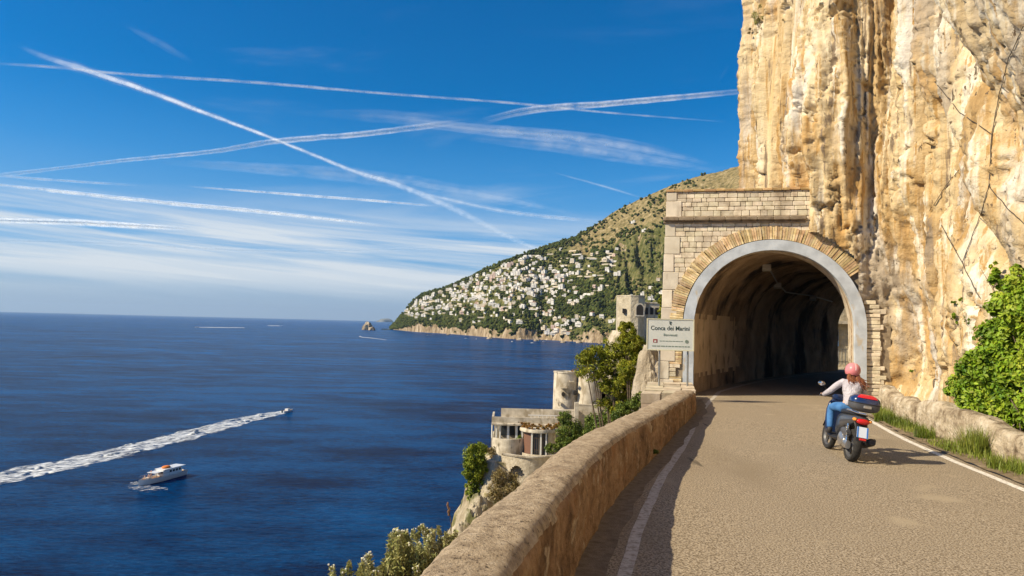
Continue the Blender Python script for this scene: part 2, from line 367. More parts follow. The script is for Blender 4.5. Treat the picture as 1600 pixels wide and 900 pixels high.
# stone plinth joining the parapet to the portal
M_block = mat('pale_block', [(.3, (.40, .32, .21)), (.6, (.58, .49, .35)), (.8, (.68, .60, .46))], scale=3, detail=7, island=.22, bump=.8, bscale=20, bdist=.02)
M_mortar = mat('mortar', [(.3, (.20, .15, .095)), (.7, (.34, .27, .18))], scale=8, bump=.6, bscale=30)
pl = tag(empty('stone_plinth', (4.9, 21.4, 0)), 'pale stone block plinth between the sea wall end and the tunnel portal', 'plinth')
mb = MB(); mc = MB()
def plinth_pt(t, o): y = 19.45+t*4.2; return (float(FACE(y))-o-4.9+.0, y-21.4)
for k in range(5):
    t = 0
    while t < .97:
        w = random.uniform(.1, .2); t2 = min(t+w, 1.0)
        for (o0, o1) in ((.03, .42), (.44, .95), (.97, 1.5)):
            P4 = [plinth_pt(t+.004, o0), plinth_pt(t2-.004, o0), plinth_pt(t2-.004, o1), plinth_pt(t+.004, o1)]
            j = random.uniform(-.015, .015)
            mb.prism([(x+j, y) for x, y in P4], -.9+k*.28, -.9+k*.28+.265+random.uniform(-.01, .03)*(k == 4))
        t = t2
mc.prism([plinth_pt(0.01, .06), plinth_pt(.99, .06), plinth_pt(.99, 1.46), plinth_pt(.01, 1.46)], -1.4, .46)
mb.build('block', M_block, pl, clean=False); mc.build('core', M_mortar, pl)

# ================================================================== PORTAL
M_stone = mat('portal_ashlar', [(.3, (.50, .41, .28)), (.5, (.72, .62, .45)), (.75, (.84, .75, .58))], scale=4, detail=7, island=.20, bump=.7, bscale=24, bdist=.015,
              patches=[((.27, .20, .12), .8, .55, .75, (1, 1, .4), 3.0)])
M_quoin = mat('quoin_stone', [(.3, (.62, .53, .40)), (.7, (.80, .71, .56))], scale=2.2, detail=7, island=.12, bump=.5, bscale=26, bdist=.012, patches=[((.34, .27, .19), 1.2, .56, .75, (1, 1, .35), 3.0)])
M_brick = mat('arch_brick', [(.3, (.42, .28, .13)), (.5, (.64, .46, .24)), (.75, (.78, .64, .41))], scale=5, detail=6, island=.30, bump=.7, bscale=30, bdist=.012)
M_ring = mat('painted_collar', [(.3, (.40, .43, .46)), (.6, (.53, .57, .61)), (.8, (.62, .64, .66))], scale=3, detail=8, rough=.7, bump=.3, bscale=18, bdist=.01,
             patches=[((.48, .42, .33), 4, .60, .70, (1, 1, .5), 2.0)])
M_corn = mat('weathered_cornice', [(.3, (.17, .125, .08)), (.7, (.36, .28, .19))], scale=5, bump=.7, bscale=25)
M_cop = mat('coping_tile', [(.3, (.38, .22, .09)), (.7, (.62, .42, .20))], scale=6, island=.25, bump=.5)
por = tag(empty('tunnel_portal', (A0[0], A0[1], 0)), 'stone tunnel portal with a brick arch and pale painted collar against the cliff', 'tunnel portal')
MP = Matrix(((EV[0], -NV[0], 0, 0), (EV[1], -NV[1], 0, 0), (0, 0, 1, 0), (0, 0, 0, 1)))     # portal axes: x along, y into the hill, z up (local to the Empty)
mp_rot = math.atan2(EV[1], EV[0])
por.rotation_euler = (0, 0, mp_rot)
def al(z): return -1.17+z*.032        # battered left edge
ZT, ZC = 7.04, 6.0
random.seed(11)
mb = MB(); mbu = MB(); mbr = MB(); z = -.1
while z < ZT-.05:
    h = random.choice((.14, .16, .175, .20)); 
    if z < ZC and z+h > ZC-.02: h = max(.1, ZC-z)
    if z+h > ZT: h = ZT-z
    a = al(z)+.30+random.uniform(0, .2)*0
    while a < 5.75:
        w = random.uniform(.17, .42); a2 = a+w
        ca, cz = (a+a2)/2, z+h/2
        r = math.hypot(ca-AC, max(0, cz-ZS))
        if r > 3.12 and not (cz > 3.3 and a > 4.6):
            pr = random.uniform(0, .022)
            (mbu if z > ZC else (mb if ca < AC else mbr)).box((ca, .06-pr, cz), (w-.014, .16, h-.012), bev=.013)
        a = a2
    z += h
mb.build('masonry', M_stone, por, clean=False); mbr.build('masonry', M_stone, por, clean=False); mbu.build('parapet_masonry', M_stone, por, clean=False)
mb = MB(); z = -.1; k = 0
while z < ZT:
    h = min(.62, ZT-z); w = .52 if k % 2 == 0 else .34
    mb.box((al(z+h/2)+w/2-.02, .10, z+h/2), (w, .30, h-.012), bev=.014); z += h; k += 1
mb.build('quoins', M_quoin, por, clean=False)
# brick panels between the quoins and the collar, low on the left
for zc0 in (.12, 1.05, 1.98):
    mb = MB()
    for i in range(7): mb.box((-.60, .015, zc0+.035+i*.072), (.40, .10, .060), bev=.006)
    mb.build('brick_panel', M_brick, por, clean=False)
mb = MB()
for i in range(26): mb.box((5.66, .015+random.uniform(-.01, .02), .1+i*.115+ (0.02 if i % 5 == 0 else 0)), (.42, .12, .098 if i % 5 else .08), bev=.006)
mb.build('stone_pier', M_stone, por, clean=False)
# backing of mortar with the arch cut out
mb = MB(); N_ = 90; aa = np.linspace(-1.0, 6.2, N_)
def zo(a, r):
    d = abs(a-AC); return 0 if d > r else ZS+math.sqrt(max(0, r*r-d*d))
for i in range(N_-1):
    a, b = aa[i], aa[i+1]; zt = ZT-.02 if a < 4.4 else 4.6
    z1, z2 = (zo(a, 2.75), zo(b, 2.75))
    if abs((a+b)/2-AC) > 2.75: z1 = z2 = -.3
    z1 = min(z1, zt-.05); z2 = min(z2, zt-.05)
    mb.add([(a, .03, z1), (b, .03, z2), (b, .03, zt), (a, .03, zt), (a, .85, z1), (b, .85, z2), (b, .85, zt), (a, .85, zt)], [(0, 1, 2, 3), (7, 6, 5, 4), (0, 4, 5, 1), (3, 2, 6, 7)])
mb.add([(-1.0, .03, -.3), (-1.0, .85, -.3), (-1.0, .85, ZT-.02), (-1.0, .03, ZT-.02)], [(0, 1, 2, 3)])
mb.build('mortar_backing', M_mortar, por, clean=True)
# brick voussoirs
mb = MB(); r0, r1 = 2.93, 3.36
th = 0; k = 0
L_ang = math.pi
ang = math.pi
while ang > R(36):
    grp = k % 8; gap = .012 if grp else .035
    w = .066+random.uniform(-.004, .004); dth = w/3.1
    rr1 = r1+random.uniform(-.015, .02)+(.02 if (k//8) % 2 else 0); pr = random.uniform(0, .02)
    q = []
    for rr in (r0, rr1):
        for aa_ in (ang-gap/3.1, ang-dth-gap/3.1): q.append((AC+rr*math.cos(aa_), ZS+rr*math.sin(aa_)))
    V = [(x, -.045-pr, zz) for x, zz in q]+[(x, .06, zz) for x, zz in q]
    mb.add(V, [(0, 1, 3, 2), (4, 6, 7, 5), (0, 4, 5, 1), (2, 3, 7, 6), (0, 2, 6, 4), (1, 5, 7, 3)])
    ang -= dth+gap/3.1; k += 1
mb.build('brick_arch', M_brick, por, clean=False)
# collar
def arch_sweep(prof, n, z0, jag=0, seed=0, leg=10):
    """prof: list of (radius, depth) closed loop; swept from the left foot over the arch to the right foot"""
    st = []
    for i in range(leg): st.append((-1, z0+(ZS-z0)*i/leg))
    for i in range(n+1): st.append((0, math.pi*(1-i/n)))
    for i in range(1, leg+1): st.append((1, ZS-(ZS-z0)*i/leg))
    V = []
    for t, q in st:
        for j, (r, d) in enumerate(prof):
            if t == 0: x, z = AC+r*math.cos(q), ZS+r*math.sin(q)
            else: x, z = AC+t*r, q
            V.append((x, d, z))
    return np.array(V), len(st)
prof = [(2.55, -.14), (2.66, -.14), (2.78, -.14), (2.90, -.14), (2.90, .04), (2.90, .80), (2.70, .85), (2.55, .85), (2.55, .6), (2.55, .35), (2.55, .1)]
V, ns = arch_sweep(prof, 64, -.1); m_ = len(prof)
V[:, 1] += .012*fbm(V[:, 0]*3, V[:, 2]*3, 3, 3); rr = np.hypot(V[:, 0]-AC, np.maximum(0, V[:, 2]-ZS)); 
nz_ = .02*fbm(V[:, 2]*2+V[:, 0], V[:, 1]*3, 3, 9); V[:, 0] += nz_*np.sign(V[:, 0]-AC)
F = np.array([(i*m_+j, i*m_+(j+1) % m_, (i+1)*m_+(j+1) % m_, (i+1)*m_+j) for i in range(ns-1) for j in range(m_)])
mi = np.array([1 if j >= 6 and j <= 9 else 0 for i in range(ns-1) for j in range(m_)])
M_soff = mat('soffit_plaster', [(.3, (.34, .26, .17)), (.5, (.52, .43, .31)), (.75, (.68, .60, .48))], scale=3, detail=8, bump=.9, bscale=14, bdist=.04, patches=[((.16, .12, .08), 3, .60, .70, (1, 1, 1), 6.0)])
sharp(npmesh('arch_collar', V, F, [M_ring, M_soff], por, True, mi=mi).data, 25)
# cornice and coping
mb = MB()
for i in range(9):
    a = -1.08+i*.52; mb.box((a+.26, -.02, ZC+.085), (.515, .36, .15), bev=.03); mb.box((a+.26, .02, ZC-.03), (.50, .22, .08), bev=.015)
mb.build('cornice', M_corn, por, clean=False)
mb = MB(); a = -1.0
while a < 3.9:
    w = random.uniform(.26, .4); mb.box((a+w/2, .28, ZT+.045+random.uniform(-.008, .01)), (w-.012, .72, .085), bev=.012); a += w
mb.build('coping', M_cop, por, clean=False)
# flank walls and roof of the portal block, running back to the cliff
mb = MB()
M_flank = mat('rubble_flank', [(.3, (.28, .22, .15)), (.6, (.46, .38, .27)), (.8, (.56, .48, .36))], scale=3, bump=1, bscale=9, bdist=.08)
fl = []
for i in range(0, NT+1, 2): fl.append((tun[i, 0]+TL[i, 0]*3.5, tun[i, 1]+TL[i, 1]*3.5))
loc = lambda q: ((q[0]-A0[0])*EV[0]+(q[1]-A0[1])*EV[1], -((q[0]-A0[0])*NV[0]+(q[1]-A0[1])*NV[1]))
fl = [(-.98, .3)]+[loc(q) for q in fl if loc(q)[1] > .9]
for i in range(len(fl)-1):
    (x0, y0), (x1, y1) = fl[i], fl[i+1]; zt = 6.95 if i < 8 else 6.3
    mb.add([(x0, y0, -7), (x1, y1, -9), (x1, y1, zt), (x0, y0, zt), (x0+3.8, y0-1*0, zt), (x1+3.8, y1, zt)], [(0, 1, 2, 3), (3, 2, 5, 4)])
mb.build('flank_wall', M_flank, por)
# lining of the bore
M_lin = mat('bore_lining', [(.25, (.14, .10, .065)), (.45, (.34, .235, .145)), (.6, (.50, .36, .23)), (.8, (.62, .48, .34))], scale=.9, detail=9, stretch=(1, 1, .7), rough=.95, bump=1, bscale=7, bdist=.12, rrough=.62,
            patches=[((.045, .035, .028), .5, .50, .66, (1, 1, .5), 5.0)])
pro = [(-1, z) for z in np.linspace(-.1, ZS, 16, endpoint=False)]+[(0, t) for t in np.linspace(math.pi, 0, 44)]+[(1, z) for z in np.linspace(ZS, -.1, 17)[1:]]
ti = np.linspace(0, NT, 170); V = []
for f_ in ti:
    i = min(int(f_), NT-1); t = f_-i; c = tun[i, :2]*(1-t)+tun[i+1, :2]*t; l = TL[i]*(1-t)+TL[i+1]*t
    k = f_/NT
    for s_, q in pro:
        r = 2.60
        if s_ == 0: lx, z = r*math.cos(q), ZS+r*math.sin(q)*(1.0)
        else: lx, z = s_*r, q
        V.append((c[0]-l[0]*lx, c[1]-l[1]*lx, z))
V = np.array(V).reshape(len(ti), len(pro), 3)
uu = np.repeat(ti[:, None]/NT*LT, len(pro), 1); ww = np.repeat(np.arange(len(pro))[None]*.17, len(ti), 0)
d = .13*fbm(uu*.7, ww*.7, 4, 71)*sst(uu, 4.5, 8)+.03*np.abs(gn(uu*2, ww*2.2, 5))*sst(uu, .5, 2)
cc = tun[np.clip(np.round(ti).astype(int), 0, NT), :2]
dx = V[:, :, 0]-cc[:, None, 0]; dy = V[:, :, 1]-cc[:, None, 1]; dz = np.maximum(0, V[:, :, 2]-ZS); n_ = np.sqrt(dx*dx+dy*dy+dz*dz)+1e-6
V[:, :, 0] -= d*dx/n_; V[:, :, 1] -= d*dy/n_; V[:, :, 2] -= d*dz/n_
V[0] = V[0]  # starts behind the collar
V_lin_world = V.reshape(-1, 3).copy(); Vl = V.reshape(-1, 3)-np.array([A0[0], A0[1], 0]); c_, s_ = math.cos(-mp_rot), math.sin(-mp_rot)
Vl = np.column_stack([Vl[:, 0]*c_-Vl[:, 1]*s_, Vl[:, 0]*s_+Vl[:, 1]*c_, Vl[:, 2]])
Vl[:, 1] = np.maximum(Vl[:, 1], .3)
Fl = grid_faces(len(ti), len(pro)); M_litplas = mat('lit_plaster_panel', [(.3, (.48, .34, .20)), (.7, (.66, .50, .32))], scale=1.5, bump=.3, bscale=12, bdist=.02, patches=[((.20, .14, .085), 2.5, .54, .70, (1, 1, .5), 4.0)])
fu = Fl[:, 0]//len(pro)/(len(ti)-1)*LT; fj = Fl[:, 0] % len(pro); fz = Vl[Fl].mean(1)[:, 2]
is_litpl = (fj < 18) & (fz > .62+.3*fbm(fu*1.6, fz*0, 3, 7)) & (fz < 2.75+.3*fbm(fu*1.2, fz*0, 3, 8)) & (fu < 6.2+1.4*fbm(fz*1.6, fz*0, 3, 9))  # paler plaster zone follows the daylight on the left wall, painted as colour
npmesh('bore_lining', Vl, Fl, [M_lin, M_litplas], por, True, mi=is_litpl.astype(int))
# ================================================================== CLIFF
CP = [(44, 50), (33, 42.5), (26.0, 37.8), (21.8, 39.8), (17.6, 42.0), (13.4, 38.6), (11.0, 33.5), (9.95, 29.6), (9.62, 27.2), (9.8, 25.6), (10.15, 24.1), (11.0, 23.15), (12.15, 22.6), (12.4, 21.2), (11.9, 18.4), (11.0, 15.8), (10.3, 13.2), (9.7, 10), (9.5, 6), (9.6, 0), (10.2, -7), (12, -16), (16, -24)]
DS = .06
path, sv = smooth_path(CP, DS)
sN = np.linspace(0, 1, len(path))
ker = np.ones(25)/25
nrm = left_normals(path); nrm = -nrm                              # outward: towards the road and the sea
nrm = np.stack([np.convolve(np.pad(nrm[:, k], 12, 'edge'), ker, 'valid') for k in (0, 1)], 1); nrm /= np.linalg.norm(nrm, axis=1)[:, None]
# keep fine sampling only where it is seen
u_at = path[:, 0]/np.maximum(path[:, 1], .5)
keep = [i for i in range(len(path)) if (path[i, 1] > 5 and path[i, 1] < 30 and path[i, 0] < 14) or i % 7 == 0]
path = path[keep]; nrm = nrm[keep]; sv = sv[keep]
zv = np.concatenate([np.arange(-.6, 16.5, .06), np.arange(16.6, 24, .4)])
S, Z = np.meshgrid(sv, zv, indexing='ij'); PX = np.repeat(path[:, 0][:, None], len(zv), 1); PY = np.repeat(path[:, 1][:, None], len(zv), 1)
an = (PX-A0[0])*EV[0]+(PY-A0[1])*EV[1]                             # along the portal wall
nn_ = (PX-A0[0])*NV[0]+(PY-A0[1])*NV[1]
s_port = sv[np.argmin(np.hypot(path[:, 0]-11.0, path[:, 1]-23.15))]
rel = S-s_port                                                    # >0 to the right of the portal
left = 1-sst(rel, -1.5, 1.0)
wx = S+.40*fbm(S*.25, Z*.10, 3, 1)+.07*fbm(S*1.2, Z*.35, 2, 2)
slab = sst(rel, 1.5, 7.0)                                          # right part: slabs, less fluted
fl1 = np.abs(gn(wx/1.15, Z*.055, 3)); fl2 = np.abs(gn(wx/.48, Z*.10, 4)); fl3 = np.abs(gn(wx/.2, Z*.16, 5))
hi_ = sst(Z, 3.5, 7)
flute = (.95*fl1+.50*fl2+.22*fl3)*(.35+.65*hi_)*(1-.62*slab)
diag = fbm(S*.35+Z*.28, Z*.10-S*.12, 3, 21); dslab = np.abs(gn(S*.30+Z*.22, S*.08-Z*.06, 23))
D = flute+.55*fbm(S*.16, Z*.13, 3, 11)+slab*(.9*dslab+.35*diag)+.20*fbm(S*.9, Z*.32, 4, 12)+.13*fbm(S*3.4, Z*.75, 4, 13)-.10*np.abs(gn(S*2.6, Z*1.1, 19))-.07*np.abs(gn(S*1.3+Z*1.7, Z*.8-S*.5, 29))
pn = gn(S*2.6+.4*gn(S*5, Z*5, 40), Z*1.5, 31)+.35*gn(S*7, Z*5, 32); mask = sst(fbm(S*.35, Z*.22, 2, 33), -.12, .22)
D -= .34*sst(pn, .34, .72)*mask                                    # solution pits and hollows
pn2 = gn(S*.9, Z*.75, 34); D -= .35*sst(pn2, .62, .9)*(1-hi_)*sst(rel, .3, 1.5)
D += .08*fbm(S*9, Z*3.5, 3, 14, .7)-.11*sst(np.abs(fbm(S*1.4+fbm(S, Z*.5, 2, 80), Z*.35, 2, 81)), .05, .0)-.07*sst(np.abs(fbm(S*.8+Z*.5, Z*1.1-S*.3, 3, 82)), .035, .0)
D -= .35
# slope and bulges: rock swells over the top right of the arch, top leans back a little on the sea side
blg = sst(an, 3.25, 3.75)*(1-sst(an, 6.2, 8.0))*(np.abs(nn_) < 3)
D = D+blg*.34*sst(Z, 2.9, 4.0)
behind = (1-sst(an, 3.2, 3.7))*left*(PY < 26.5)
D = np.where(behind > .5, np.minimum(D, .1), D)
D = D*(1-.75*sst(1.2-Z, 0, 1.2)*sst(rel, .5, 1.5))                  # calm foot
D += -.25*sst(Z, 9, 15)*left + .5*sst(rel, 2, 6)*sst(Z, 5, 14)*.9
D += .75*sst(1.6-Z, 0, 2.2)*sst(rel, 1.2, 3)*.55
V = np.stack([PX+nrm[:, 0][:, None]*D, PY+nrm[:, 1][:, None]*D, Z+.06*fbm(S*2, Z*2, 3, 50)], 2)
# roof of the rock
far_ = V[:, -1].copy(); cen = np.array([26, 22]); rows = [V]
for k, t in enumerate((.15, .35, .6, .85)):
    q = far_.copy(); q[:, 0] += (cen[0]-q[:, 0])*t; q[:, 1] += (cen[1]-q[:, 1])*t; q[:, 2] = 24+9*t+1.2*fbm(q[:, 0]*.3, q[:, 1]*.3, 3, 60); rows.append(q[:, None])
V = np.concatenate(rows, 1); n, m_, _ = V.shape
Vf = V.reshape(-1, 3); F = grid_faces(n, m_)
FC = Vf[F].mean(1)
fa = (FC[:, 0]-A0[0])*EV[0]+(FC[:, 1]-A0[1])*EV[1]; fn = (FC[:, 0]-A0[0])*NV[0]+(FC[:, 1]-A0[1])*NV[1]
da = fa-AC; rr = np.where(FC[:, 2] > ZS, np.hypot(da, FC[:, 2]-ZS), np.abs(da))
angr = np.degrees(np.arctan2(FC[:, 2]-ZS, da))
lim = np.where(angr > 42, 3.38, np.where(angr > 25, 2.9+.48*(angr-25)/17, 2.91))+.05*gn(FC[:, 0]*3, FC[:, 2]*3, 9)
lim = np.where((FC[:, 2] < 3.1) & (da > 0), 3.42+.05*gn(FC[:, 2]*3, FC[:, 0], 9), lim)
cut = (np.abs(fn) < 4) & (rr < lim) & (fn > -4)
cut |= (fa < 3.25) & (fn > -.9) & (fn < 4) & (FC[:, 2] < 7.05) & (fa > -1)
# the bore
dd = np.full(len(FC), 1e9)
for i in range(0, NT+1): dd = np.minimum(dd, np.hypot(FC[:, 0]-tun[i, 0], FC[:, 1]-tun[i, 1]))
for q in post[:2]: dd = np.minimum(dd, np.hypot(FC[:, 0]-q[0], FC[:, 1]-q[1]))
rb = np.where(FC[:, 2] > ZS, np.hypot(dd, FC[:, 2]-ZS), dd)
cut |= (rb < 2.85) & (FC[:, 1] > 24.6)
M_cliff = mat('cliff_limestone', [(.28, (.22, .135, .055)), (.40, (.42, .275, .12)), (.49, (.56, .415, .22)), (.58, (.63, .505, .31)), (.72, (.76, .67, .49))], scale=1.0, detail=10, stretch=(1, 1, .14), rough=.95, bump=1.0, bscale=7, bdist=.07, rrough=.64,
              patches=[((.52, .31, .11), .55, .53, .66, (1, 1, .30), 12.0), ((.75, .69, .56), 1.5, .51, .61, (1, 1, .07), 5.0), ((.66, .61, .53), .6, .52, .64, (1, 1, .25), 51.0), ((.24, .18, .12), 2.6, .57, .64, (1, 1, .10), 9.0), ((.44, .27, .10), 4.5, .55, .63, (1, 1, .05), 31.0), ((.11, .08, .05), 5.0, .63, .68, (1, 1, .09), 37.0), ((.40, .325, .235), .42, .50, .66, (1, 1, .5), 18.0), ((.13, .09, .055), 7, .62, .68, (1, 1, .45), 2.0)])
cliff = npmesh('cliff', Vf, F[~cut][:, ::-1], M_cliff, smooth=False); cliff['kind'] = 'structure'
_cb = BVHTree.FromPolygons([tuple(v) for v in Vf.tolist()], F[~cut].tolist())
def on_cliff(u, v, lift=0.0):
    d = Vector(ray(u, v)).normalized(); loc, nrm_, i, dist = _cb.ray_cast(Vector(CAM), d)
    if loc is None: return None
    n = nrm_ if nrm_.dot(d) < 0 else -nrm_
    return loc+n*lift, n

# ================================================================== SEA
SEA = -43.0
def sea_mat():
    m = bpy.data.materials.new('sea_water'); m.use_nodes = True; nt = m.node_tree; N = nt.nodes.new; L = nt.links.new
    b = nt.nodes['Principled BSDF']; b.inputs['Roughness'].default_value = .22; b.inputs['IOR'].default_value = 1.2; b.inputs['Specular IOR Level'].default_value = .05; b.inputs['Specular Tint'].default_value = (.16, .45, 1, 1)
    g = N('ShaderNodeNewGeometry')
    def noise(sc, st, det, rg, rot=0.0, dist=0.0):
        mp = N('ShaderNodeMapping'); mp.inputs['Scale'].default_value = st; mp.inputs['Rotation'].default_value = (0, 0, rot); L(g.outputs['Position'], mp.inputs[0])
        n = N('ShaderNodeTexNoise'); n.inputs['Scale'].default_value = sc; n.inputs['Detail'].default_value = det; n.inputs['Roughness'].default_value = rg; n.inputs['Distortion'].default_value = dist
        L(mp.outputs[0], n.inputs['Vector']); return n.outputs[0]
    def mul(a, k, c=None):
        n = N('ShaderNodeMath'); n.operation = 'MULTIPLY_ADD'; L(a, n.inputs[0]); n.inputs[1].default_value = k
        if c is None: n.inputs[2].default_value = 0
        else: L(c, n.inputs[2])
        return n.outputs[0]
    big = noise(.0035, (1, 2.4, 1), 5, .6, .35, .6)
    mid = noise(.03, (1, 2.2, 1), 5, .62, .2)
    cr = N('ShaderNodeValToRGB'); e = cr.color_ramp.elements; e[0].position = .40; e[0].color = (.0, .012, .075, 1); e[1].position = .58; e[1].color = (.0, .115, .38, 1)
    L(mul(big, .34, mul(mid, .36, mul(noise(.35, (1, 2.8, 1), 5, .7, .2), .30))), cr.inputs[0])
    # small lighter blue flecks: light and dark of the ripples put into the colour
    fl = noise(.55, (1, 3.0, 1), 7, .78, .25, .4); mr = N('ShaderNodeMapRange'); mr.interpolation_type = 'SMOOTHSTEP'; L(fl, mr.inputs[0]); mr.inputs[1].default_value = .53; mr.inputs[2].default_value = .64
    mr2 = N('ShaderNodeMapRange'); L(mid, mr2.inputs[0]); mr2.inputs[1].default_value = .42; mr2.inputs[2].default_value = .66; mr2.inputs[4].default_value = .8
    mm = N('ShaderNodeMath'); mm.operation = 'MULTIPLY'; L(mr.outputs[0], mm.inputs[0]); L(mr2.outputs[0], mm.inputs[1])
    mx = N('ShaderNodeMixRGB'); L(mm.outputs[0], mx.inputs[0]); L(cr.outputs[0], mx.inputs['Color1']); mx.inputs['Color2'].default_value = (.03, .18, .44, 1); L(mx.outputs[0], b.inputs['Base Color'])
    h = mul(noise(1.1, (1, 2.4, 1), 7, .72, .25, .3), .75, mul(noise(.16, (1, 2.8, 1), 4, .6, .12), 2.2))
    bp = N('ShaderNodeBump'); bp.inputs['Strength'].default_value = .95; bp.inputs['Distance'].default_value = 4.0; L(h, bp.inputs['Height']); L(bp.outputs[0], b.inputs['Normal'])
    return m
M_sea = sea_mat()
SX = 46000
sea = npmesh('sea', [(-SX, -3000, SEA), (SX, -3000, SEA), (SX, SX, SEA), (-SX, SX, SEA)], [(0, 1, 2, 3)], M_sea); sea['kind'] = 'structure'

# foam of the wakes: lumpy ribbons a few centimetres thick lying on the water
def foam_mat():
    m = bpy.data.materials.new('wake_foam'); m.use_nodes = True; nt = m.node_tree; N = nt.nodes.new; L = nt.links.new
    b = nt.nodes['Principled BSDF']; b.inputs['Base Color'].default_value = (.74, .77, .78, 1); b.inputs['Roughness'].default_value = .8
    a = N('ShaderNodeAttribute'); a.attribute_name = 'cover'; g = N('ShaderNodeNewGeometry')
    mp = N('ShaderNodeMapping'); mp.inputs['Rotation'].default_value = (0, 0, -.95); L(g.outputs['Position'], mp.inputs[0])
    m2 = N('ShaderNodeMapping'); m2.inputs['Scale'].default_value = (.35, 1.2, 1); L(mp.outputs[0], m2.inputs[0])
    n = N('ShaderNodeTexNoise'); n.inputs['Scale'].default_value = .8; n.inputs['Detail'].default_value = 7; n.inputs['Roughness'].default_value = .7; L(m2.outputs[0], n.inputs['Vector'])
    s = N('ShaderNodeMath'); s.operation = 'ADD'; L(n.outputs[0], s.inputs[0]); L(a.outputs['Fac'], s.inputs[1])
    mr = N('ShaderNodeMapRange'); mr.interpolation_type = 'SMOOTHSTEP'; L(s.outputs[0], mr.inputs[0]); mr.inputs[1].default_value = .74; mr.inputs[2].default_value = 1.0
    L(mr.outputs[0], b.inputs['Alpha']); return m
M_foam = foam_mat()
def wake(top, bot, name, label, n=160, k=14, edge=.30, mid=.42):
    """top / bot: picture points of the two edges, laid on the water"""
    def rs(p):
        q = np.array([GZ(u, v, SEA)[:2] for u, v in p]); r, _ = smooth_path(q, 1.0); i = np.linspace(0, len(r)-1, n); return np.stack([np.interp(i, np.arange(len(r)), r[:, c]) for c in (0, 1)], 1)
    a, b = rs(top), rs(bot); V = []; at = []
    for j in range(k+1):
        t = j/k; w = .12*gn(np.arange(n)*.11, np.full(n, j*.7), 5); q = a*(1-t-w[:, None])+b*(t+w[:, None]); e = math.sin(math.pi*t)
        h = .05+.22*np.abs(gn(np.arange(n)*.5, np.full(n, j*.6), 8))*e
        V.append(np.column_stack([q, SEA+h])); at.append(np.full(n, edge*min(1, e*2.2)+mid*min(1, e*1.6))-.35)
    V = np.stack(V, 1).reshape(-1, 3); at = np.stack(at, 1).ravel()+.35*0
    i = np.repeat(np.arange(n), k+1)/n; at = at+.0
    o = npmesh(name, V, grid_faces(n, k+1), M_foam, smooth=True, attrs={'cover': ('POINT', at)})
    tag(o, label, 'wake', kind='stuff'); return o
wake([(-160, 774), (0, 734), (150, 703), (300, 666), (400, 646), (448, 640)], [(-160, 815), (0, 764), (150, 729), (300, 691), (400, 661), (446, 647)], 'wake_foam', 'long white foam trail widening behind the small speedboat')
wake([(205, 752), (222, 750), (240, 756), (262, 762)], [(198, 764), (215, 772), (236, 770), (262, 767)], 'wake_foam', 'little patch of foam under the bow of the white motor cruiser', 60, 8, .29, .34)
wake([(310, 510.6), (345, 510.8), (382, 511.5)], [(310, 512.2), (345, 512.6), (382, 512.6)], 'wake_foam', 'thin foam line of the farther boat near the horizon', 60, 6)
wake([(418, 508), (437, 508.4)], [(418, 509.6), (437, 509.8)], 'wake_foam', 'short foam line near the horizon right of the longer one', 40, 6)
wake([(565, 525.8), (582, 527.6), (604, 530.8)], [(564, 528), (582, 529.2), (604, 531.6)], 'wake_foam', 'short foam streak on the water below the islet', 40, 6)

# ================================================================== HEADLAND
uR = [596, 608, 614, 625, 640, 655, 690, 720, 760, 800, 840, 870, 900, 930, 960, 1000, 1040, 1080, 1120, 1165, 1250, 1400]
vR = [514, 513, 507, 494, 474, 461, 449, 437, 417, 401, 387, 378, 367, 347, 327, 309, 291, 276, 266, 256, 235, 215]
uS = [596, 608, 650, 700, 760, 800, 850, 900, 965, 1040, 1165, 1400]
vS = [515, 515, 518.5, 521.5, 526.5, 529.5, 531, 534, 538, 545, 560, 585]
fR = herm(uR, vR); fS = herm(uS, vS); fE = herm([596, 608, 650, 700, 850, 1000, 1165, 1400], [30, 60, 190, 330, 560, 850, 1050, 1200])
NU, NTT = 620, 240
ug = np.linspace(596, 1330, NU); tg = np.concatenate([np.linspace(-.03, 0, 4)[:3], np.linspace(0, 1, NTT-23), np.linspace(1.02, 1.7, 20)])
ys_ = np.array([GZ(u, fS(u), SEA)[1] for u in ug]); xs_ = np.array([GZ(u, fS(u), SEA)[0] for u in ug]); ext = fE(ug)
yr_ = ys_+ext; zr = np.array([GY(u, fR(u)+1.0, y)[2] for u, y in zip(ug, yr_)]); zr = np.maximum(zr, SEA+3)
U, T = np.meshgrid(ug, tg, indexing='ij'); H = (zr-SEA)[:, None]
sl_ = xs_/ys_
Yh = ys_[:, None]+ext[:, None]*T; Xh = sl_[:, None]*Yh; hx, hy = Xh/100, Yh/100
cl = (26+34*fbm(U*.035, U*0, 4, 3))*sst(U, 600, 660); cl = np.minimum(cl, H*.45)
tt = np.clip(T, 0, 1)
prof_ = np.where(tt < .035, tt/.035*cl, cl+(H-cl)*((tt-.035)/.965)**.93)
prof_ = np.where(T < 0, T*300, prof_); prof_ = np.where(T > 1, H-(T-1)*H*.9*1.2-20*(T-1), prof_)
am = np.clip(H/6, 1.5, 26)*sst(T, .0, .08)*(1-.75*sst(T, .85, 1.0))
gul = fbm(U*.022+.3*fbm(U*.02, T*3, 2, 8), T*1.3, 4, 41)
dz = am*(gul*.9+.5*fbm(hx*2.2, hy*2.2, 4, 42))+3.5*fbm(hx*9, hy*9, 3, 43)*sst(T, 0, .02)*(1-.3*sst(T, .9, 1))
